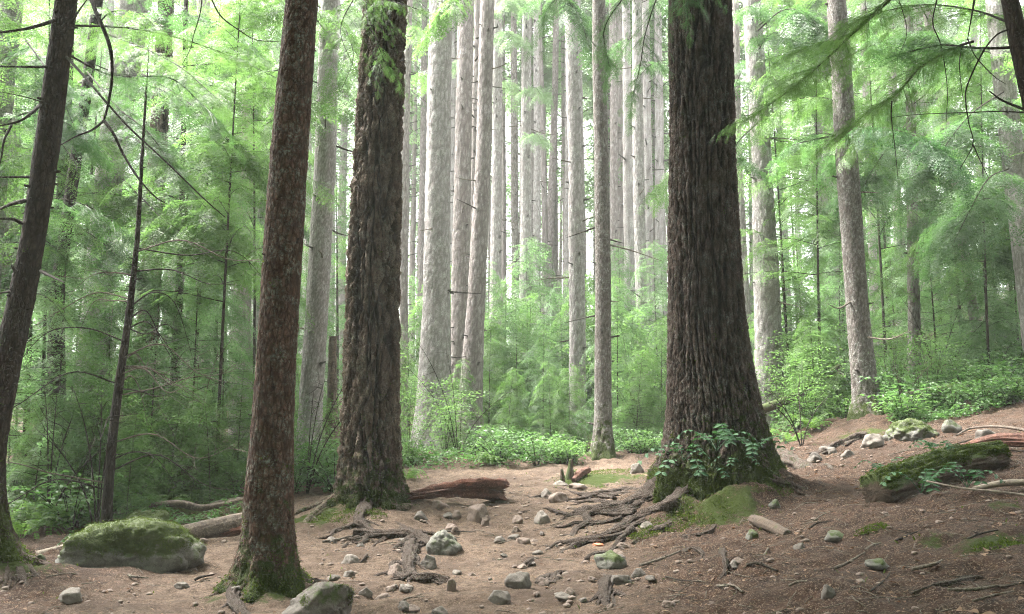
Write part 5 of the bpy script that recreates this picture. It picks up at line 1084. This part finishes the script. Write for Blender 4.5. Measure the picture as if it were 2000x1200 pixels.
# ------------------------------------------------------------------ logs and sticks
def log(name, pts, rads, mat, label, seed, moss=0., bump_=.3, na=48, n=90, stretch=6., cat='log', parent_pts=None, ragged=0.):
    g = G(); pts = np.asarray(pts); C = catmull(np.column_stack([pts, rads]), n); R = C[:, 3]; C = C[:, :3]
    T = np.gradient(C, axis=0); T /= np.linalg.norm(T, axis=1)[:, None]
    A = np.cross(T, [0, 0, 1.]); A /= np.linalg.norm(A, axis=1)[:, None]; B = np.cross(A, T)
    th = np.arange(na)*2*math.pi/na; s = np.cumsum(np.r_[0, np.linalg.norm(np.diff(C, axis=0), axis=1)])
    TH, S_ = np.meshgrid(th, s); q1, q2 = np.cos(TH)*2.2, np.sin(TH)*2.2
    nz = fbm(q1*1.6+seed, q2*1.6, S_*stretch*.35, 4); rid = -abs(fbm(q1*3+seed, q2*3, S_*1.2, 3))
    RR = R[:, None]*(1+bump_*nz+bump_*1.2*rid)
    D = A[:, None]*np.cos(TH)[..., None]+B[:, None]*np.sin(TH)[..., None]
    V = C[:, None]+D*RR[..., None]
    if ragged:                                             # torn ends
        for e, sg in ((0, -1), (-1, 1)):
            for kk in range(4):
                row = kk if e == 0 else n-1-kk
                V[row] += T[e]*sg*(ragged*(1-kk/4)*fbm(q1[0]*3+seed, q2[0]*3, 5.5+sg, 3))[:, None]
    ms = moss*np.clip(np.sin(TH)*1.2+.25, 0, 1)
    i, j = np.meshgrid(np.arange(n-1), np.arange(na), indexing='ij')
    Q = np.stack([i*na+j, i*na+(j+1) % na, (i+1)*na+(j+1) % na, (i+1)*na+j], -1).reshape(-1, 4)
    V = V.reshape(-1, 3); k = len(V); V = np.concatenate([V, [C[0]+T[0]*R[0]*.15, C[-1]-T[-1]*R[-1]*.15]]); T3 = []
    for j in range(na): T3 += [(k, (j+1) % na, j), (k+1, (n-1)*na+j, (n-1)*na+(j+1) % na)]
    g.add(V, Q, T3, moss=np.r_[ms.ravel(), 0, 0], along=0)
    loc = np.array(pts[0]); return solo(name, g, M[mat], loc, label, cat)
def gp(px, py, up=0., d=None):
    p = hit(px, py) if d is None else None
    if d is not None:
        q = P(px, py, d); p = np.array([q[0], d, float(h(q[0], d))])
    p[2] += up; return p
a, b = gp(806, 980, .07), gp(978, 978, .12)
log('rotten_log', [a, a*.66+b*.34+[0, .05, .05], a*.3+b*.7+[0, .03, .05], b], [.05, .085, .12, .135], 'rotten', 'short red rotten log crumbling across the end of the path', 5.1, 0, .85, 80, 170, 2.4, ragged=.22)
a = np.array([*P(330, 1052, 9.4)]); b = np.array([*P(560, 1004, 10.2)])
log('fallen_log', [a, a*.5+b*.5, b], [.105, .115, .12], 'log_bark', 'fallen log with flaking bark running behind the reddish trunk', 6.2, 0, .10, 48, 120)
a, b = gp(395, 1066, .04), gp(520, 1062, .06)
log('rotten_log', [a+[0, .35, 0], (a+b)/2+[0, .4, .03], b+[0, .3, 0]], [.05, .08, .07], 'rotten', 'broken red rotten wood lying under the flaking log', 7.3, 0, .6, 40, 80, 3., ragged=.1)
a = np.array([*P(72, 1090, 8.9)]); b = np.array([*P(215, 1058, 9.3)])
log('fallen_log', [a, a*.5+b*.5, b], [.07, .075, .07], 'log_pale', 'short pale log between the left tree and the boulder', 8.4, .1, .12, 40, 70)
a = gp(1712, 985, .12); b = gp(1850, 935, .13); c = gp(1955, 908, .11)
log('mossy_log', [a, b, c], [.185, .165, .14], 'log_moss', 'thick moss covered log lying on the right bank', 9.5, 1.15, .30, 90, 200)
fluff(bpy.data.objects['mossy_log'], None, 12000, 5, .028, .5)
for o_, n_ in (('boulder', 15000), ('boulder.001', 2500), ('boulder.002', 1500), ('mossy_mound', 5000)): fluff(bpy.data.objects[o_], None, n_, 7, .012, .62)
a, b = gp(1872, 884, .05), gp(2030, 878, .08)
log('rotten_log', [a, (a+b)/2+[0, 0, .05], b], [.04, .07, .08], 'rotten', 'red rotten wood at the right edge behind the mossy log', 10.6, .2, .5, 40, 80, 3.)
a, b = gp(1472, 1022, .03), gp(1540, 1050, .01)
log('log_piece', [a, (a+b)/2+[0, 0, .01], b], [.055, .055, .045], 'log_moss', 'short dark mossy log piece in the dirt right of the massive trunk', 11.7, .35, .12, 32, 40)
a, b = gp(30, 1006, .25), gp(250, 958, .45, 11)
log('fallen_branch', [gp(30, 1000, .15), gp(90, 985, .22), gp(160, 975, .3), gp(245, 975, .3)], [.03, .04, .04, .03], 'log_pale', 'long grey fallen branch in the left undergrowth', 12.8, .2, .15, 20, 60, cat='branch')
log('fallen_branch', [P(290, 988, 11), P(350, 984, 11), P(400, 992, 11), P(480, 976, 11.2)], [.03, .045, .04, .03], 'log_bark', 'dark fallen branch lying above the flaking log', 13.9, .3, .15, 20, 60, cat='branch')
log('fallen_branch', [P(400, 990, 11.6), P(440, 980, 11.6), P(500, 970, 11.8)], [.025, .03, .02], 'log_pale', 'pale thin branch above the flaking log', 14.2, 0, .15, 16, 40, cat='branch')
log('fallen_branch', [P(1490, 800, 17), P(1560, 770, 17.4), P(1640, 715, 18)], [.09, .08, .05], 'log_moss', 'mossy leaning branch behind the massive trunk on the right', 15.1, .8, .15, 24, 60, cat='branch')
log('fallen_branch', [P(1730, 795, 15.6), P(1770, 770, 15.7), P(1830, 758, 15.8), P(1880, 756, 16)], [.02, .03, .03, .02], 'log_pale', 'arched bare grey branch behind the mossy mound', 16.1, 0, .15, 16, 60, cat='branch')
log('fallen_branch', [P(1810, 940, 7.4), P(1880, 954, 7.2), P(1960, 962, 7.1), P(2030, 972, 7.0)], [.008, .009, .011, .012], 'log_pale', 'thin pale stick leaning along the front of the mossy log', 17.1, 0, .15, 10, 60, cat='branch')
log('fallen_branch', [gp(1870, 880, .18), gp(1900, 876, .25), gp(1960, 878, .25), gp(2040, 885, .2)], [.012, .014, .016, .018], 'log_bark', 'dark stick lying over the far end of the mossy log', 18.1, 0, .15, 12, 60, cat='branch')
log('fallen_branch', [gp(1900, 968, .05), gp(1960, 962, .08), gp(2020, 960, .08)], [.02, .03, .03], 'log_pale', 'barkless pale wood at the right edge below the mossy log', 19.1, 0, .15, 16, 40, cat='branch')
# mossy posts of an old stump at the end of the path
for pts, r, lab, sd in (([gp(1113, 945, -.05), gp(1115, 945, .15), gp(1117, 945, .36)], [.08, .06, .03], 'dark mossy stump spike at the end of the path', 1.), ([gp(1098, 950, -.05), gp(1100, 950, .1), gp(1098, 950, .24)], [.05, .04, .02], 'small green stump spike beside the taller dark one', 2.)):
    log('stump', pts+np.array([0, .15, 0]), r, 'log_moss', lab, sd, 1.2, .3, 24, 40, cat='stump')
a, b = gp(1120, 945, .05), gp(1150, 930, .1); log('rotten_log', [a, (a+b)/2+[0, 0, .03], b], [.04, .07, .05], 'rotten', 'small red rotten lump at the stump spikes', 3.3, .2, .5, 30, 40, 3.)
a, b = gp(330, 965, .25, 12.5), gp(375, 950, .25, 13); log('stump', [a, (a+b)/2+[0, 0, .06], b], [.10, .14, .12], 'log_moss', 'low broken stump in the bushes above the mossy boulder', 4.4, .6, .5, 40, 50, 3., cat='stump')
STICK = [((860, 1040), (930, 1042)), ((630, 1062), (690, 1050)), ((1590, 1020), (1622, 1002)), ((1580, 1036), (1618, 1022)), ((1500, 1075), (1480, 1090)), ((1630, 1115), (1690, 1085)), ((1750, 1060), (1800, 1040)), ((1780, 1120), (1840, 1100)), ((1690, 1080), (1720, 1066)), ((380, 1138), (418, 1128)), ((250, 1128), (290, 1134)), ((90, 1130), (150, 1124)), ((1460, 1110), (1520, 1124)), ((1400, 1150), (1450, 1162)), ((1550, 1000), (1600, 985)), ((1870, 1075), (1950, 1040)), ((1900, 1180), (1980, 1160)), ((1850, 1160), (1950, 1150)), ((1700, 1160), (1740, 1120)), ((1540, 1150), (1580, 1140)), ((1250, 1110), (1330, 1080)), ((1300, 1130), (1370, 1140)), ((780, 1180), (830, 1170)), ((1720, 895), (1780, 880)), ((1840, 880), (1900, 860))]
for k, (a, b) in enumerate(STICK):
    p, q = hit(*a), hit(*b); m_ = (p+q)/2; m_[2] = float(h(m_[0], m_[1])); r = .006+.008*random.random(); up = np.array([0, 0, r*1.5])
    g = G(); C, _ = tube(g, [p+up, m_+up*1.6+np.array([random.uniform(-.03, .03), random.uniform(-.05, .05), 0]), q+up], [r, r*.9, r*.5], 6, 14, .2, 20, k, moss=0.)
    e = C[8]+np.array([random.uniform(-.12, .12), random.uniform(-.12, .12), .02]); tube(g, [C[8], (C[8]+e)/2, e], [r*.5, r*.4, r*.2], 4, 5)
    side = a[0] > 1230
    solo('stick', g, M['bark_deadtwig' if k % 3 else 'bark_twig'], p, 'thin dead stick lying on the needle strewn right bank' if side else 'thin dead stick lying on the bare dirt of the path', 'stick', 'sticks on the right bank' if side else 'sticks on the path')

# ------------------------------------------------------------------ single plants near the camera
def grape(px, py, s, seed, label, n=5, up=0., rz=0., d=None):
    p = hit(px, py) if d is None else np.array([*P(px, py, d)]); r = frond_plant('oregon_grape', seed, 'leaf_grape', label, n, .42, .075, 6, 'plant', .75, .5, .3, True)
    r.location = (p[0], p[1], p[2]+up); r.scale = (s,)*3; r.rotation_euler = (0, 0, rz); return r
grape(1800, 985, 1.0, 201, 'glossy compound leaved plant hanging in front of the mossy log', 4, .10, 2.6); grape(1890, 975, .95, 202, 'glossy leaved plant at the middle of the mossy log', 4, .1, 1.1); grape(1830, 925, .8, 203, 'bright green leafy sprig on top of the mossy log', 5, .2)
grape(1340, 958, 1.3, 204, 'bluish glossy leaved plant at the left foot of the massive trunk', 7, .12, .4); grape(1390, 950, .8, 205, 'small dark leaved plant on the mossy root mound', 5, .1); grape(1440, 935, .75, 206, 'dark fronded plant low on the right of the massive trunk', 6, .1); grape(1725, 955, .9, 207, 'thin stemmed sprig standing behind the end of the mossy log', 4, .12); grape(1400, 880, 1.2, 208, 'dark green plant growing out of the base of the massive trunk', 6, 0, 0, 9.75); grape(1470, 890, 1.0, 210, 'dark green fronds on the right side of the mossy trunk base', 5, 0, .7, 9.8); grape(1335, 900, .8, 211, 'light edged leaves at the left side of the mossy trunk base', 4, 0, .3, 9.6); grape(165, 1085, .6, 209, 'small leafy plant beside the short pale log', 5, .05)
# moss cushions on root mounds
def moss_cushion(px, py, w_, hh, seed, label):
    p = hit(px, py); rng = np.random.default_rng(seed); n = int(2600*w_); a = rng.uniform(0, 6.28, n); q = np.sqrt(rng.uniform(0, 1, n))
    x = p[0]+np.cos(a)*q*w_; y = p[1]+np.sin(a)*q*w_*.7; keep = perlin(x*5, y*5, seed*1.3) > -.18; x, y, q = x[keep], y[keep], q[keep]; n = len(x)
    g = G(); z = h(x, y)+.005+hh*(1-q**2)*rng.uniform(.3, 1, n)
    dr = rng.normal(0, 1, (n, 3)); dr[:, 2] = abs(dr[:, 2])*.8+.2
    leaf_quads(g, np.stack([x, y, z], 1), dr, rng.normal(0, 1, (n, 3)), rng.uniform(.012, .03, n), .010, rng)
    return solo('moss_cushion', g, M['moss_tuft'], p, label, 'moss', None, False)
for px, py, w_, hh, lab in ((1310, 1025, .34, .035, 'ragged moss cushion at the front left of the massive trunk'), (1260, 1045, .2, .03, 'small moss patch at the tip of the root mound'), (1390, 1010, .32, .04, 'dark moss patch under the massive trunk'), (1340, 985, .3, .05, 'bright moss on the shoulder of the big root'), (1500, 950, .28, .05, 'dark moss at the right foot of the massive trunk'),
                           (620, 1022, .34, .04, 'moss strip at the left foot of the furrowed trunk'), (700, 1005, .34, .05, 'moss heap in front of the furrowed trunk'), (555, 1150, .16, .03, 'bright green moss at the foot of the reddish trunk'), (1180, 925, .6, .04, 'yellow green moss strip at the end of the path'), (1960, 1065, .22, .02, 'moss patch at the right edge of the bank'), (1700, 1035, .14, .02, 'moss tuft in front of the mossy log end'), (40, 1090, .3, .05, 'dark moss over the left tree roots')):
    moss_cushion(px, py, w_, hh, px, lab)

# ------------------------------------------------------------------ needle litter, twigs and dry leaves strewn on the dirt
g = G(); rng = np.random.default_rng(12)
def strew(n, x0, x1, y0, y1, L, W, lift=.006):
    x, y = rng.uniform(x0, x1, n), rng.uniform(y0, y1, n); keep = rng.uniform(0, 1, n) < .45+.55*duff_at(x, y); x, y = x[keep], y[keep]; n = len(x)
    z = h(x, y)+lift+rng.uniform(0, .01, n)
    a = rng.uniform(0, 6.28, n); dr = np.stack([np.cos(a), np.sin(a), rng.normal(0, .15, n)], 1)
    leaf_quads(g, np.stack([x, y, z], 1), dr, np.array([0, 0, 1.])+rng.normal(0, .3, (n, 3)), L*rng.uniform(.5, 1.5, n), W*rng.uniform(.6, 1.4, n), rng, .15)
strew(16000, -5, 6.5, 4.5, 13, .05, .006); strew(6000, -5, 7, 4.5, 15, .026, .014); strew(400, .5, 7, 4.5, 14, .06, .035)
o = link('leaf_litter', g.mesh('leaf_litter', smooth=False), M['dead_leaf']); tag(o, 'dry needles and leaf scraps strewn over the dirt', 'litter', None, 'stuff')
g = G(); rng = np.random.default_rng(14)
for k in range(900):
    x, y = rng.uniform(-4, 6), rng.uniform(4.8, 14); 
    if rng.random() > .35+.65*float(duff_at(x, y)): continue
    a = rng.uniform(0, 6.28); L = rng.uniform(.06, .3); p = np.array([x, y, 0]); q = p+np.array([math.cos(a), math.sin(a), 0])*L; m_ = (p+q)/2+rng.normal(0, .02, 3)
    for v in (p, m_, q): v[2] = float(h(v[0], v[1]))+.012
    tube(g, [p, m_, q], [.004, .0035, .0015], 4, 5)
o = link('twig_litter', g.mesh('twig_litter'), M['bark_deadtwig']); tag(o, 'small broken twigs scattered over the dirt', 'litter', None, 'stuff')
g = G(); rng = np.random.default_rng(15)
for k in range(2600):
    x, y = rng.uniform(-4, 5), rng.uniform(5, 15); s = .006+.03*rng.random()**3; V, Q, ms = rock_geo((s, s*.8, s*.55), k % 9, 7, 5, .1)
    g.add(V+np.array([x, y, float(h(x, y))+s*.2]), Q, None, moss=0.)
o = link('pebble_scatter', g.mesh('pebble_scatter'), M['stone_brown']); tag(o, 'tiny pebbles scattered in the path dirt', 'pebbles', None, 'stuff')

# ------------------------------------------------------------------ the air
def box(name, lo, hi, mat):
    x0, y0, z0 = lo; x1, y1, z1 = hi
    V = [(x0, y0, z0), (x1, y0, z0), (x1, y1, z0), (x0, y1, z0), (x0, y0, z1), (x1, y0, z1), (x1, y1, z1), (x0, y1, z1)]
    return link(name, quads_mesh(name, V, [(0, 3, 2, 1), (4, 5, 6, 7), (0, 1, 5, 4), (1, 2, 6, 5), (2, 3, 7, 6), (3, 0, 4, 7)], None, None, False), mat)
m = bpy.data.materials.new('misty_air'); m.use_nodes = True; t = m.node_tree; t.nodes.remove(t.nodes['Principled BSDF'])
pv = t.nodes.new('ShaderNodeVolumePrincipled'); pv.inputs['Color'].default_value = (.93, .97, .93, 1); pv.inputs['Density'].default_value = HAZE_DENSITY; pv.inputs['Anisotropy'].default_value = .2
t.links.new(pv.outputs[0], t.nodes['Material Output'].inputs['Volume'])
zmin = float(Zg.min())
o = box('haze', (-152, -62, zmin-1), (152, 192, 62), m); tag(o, 'pale mist hanging between the trees', 'haze', None, 'stuff')
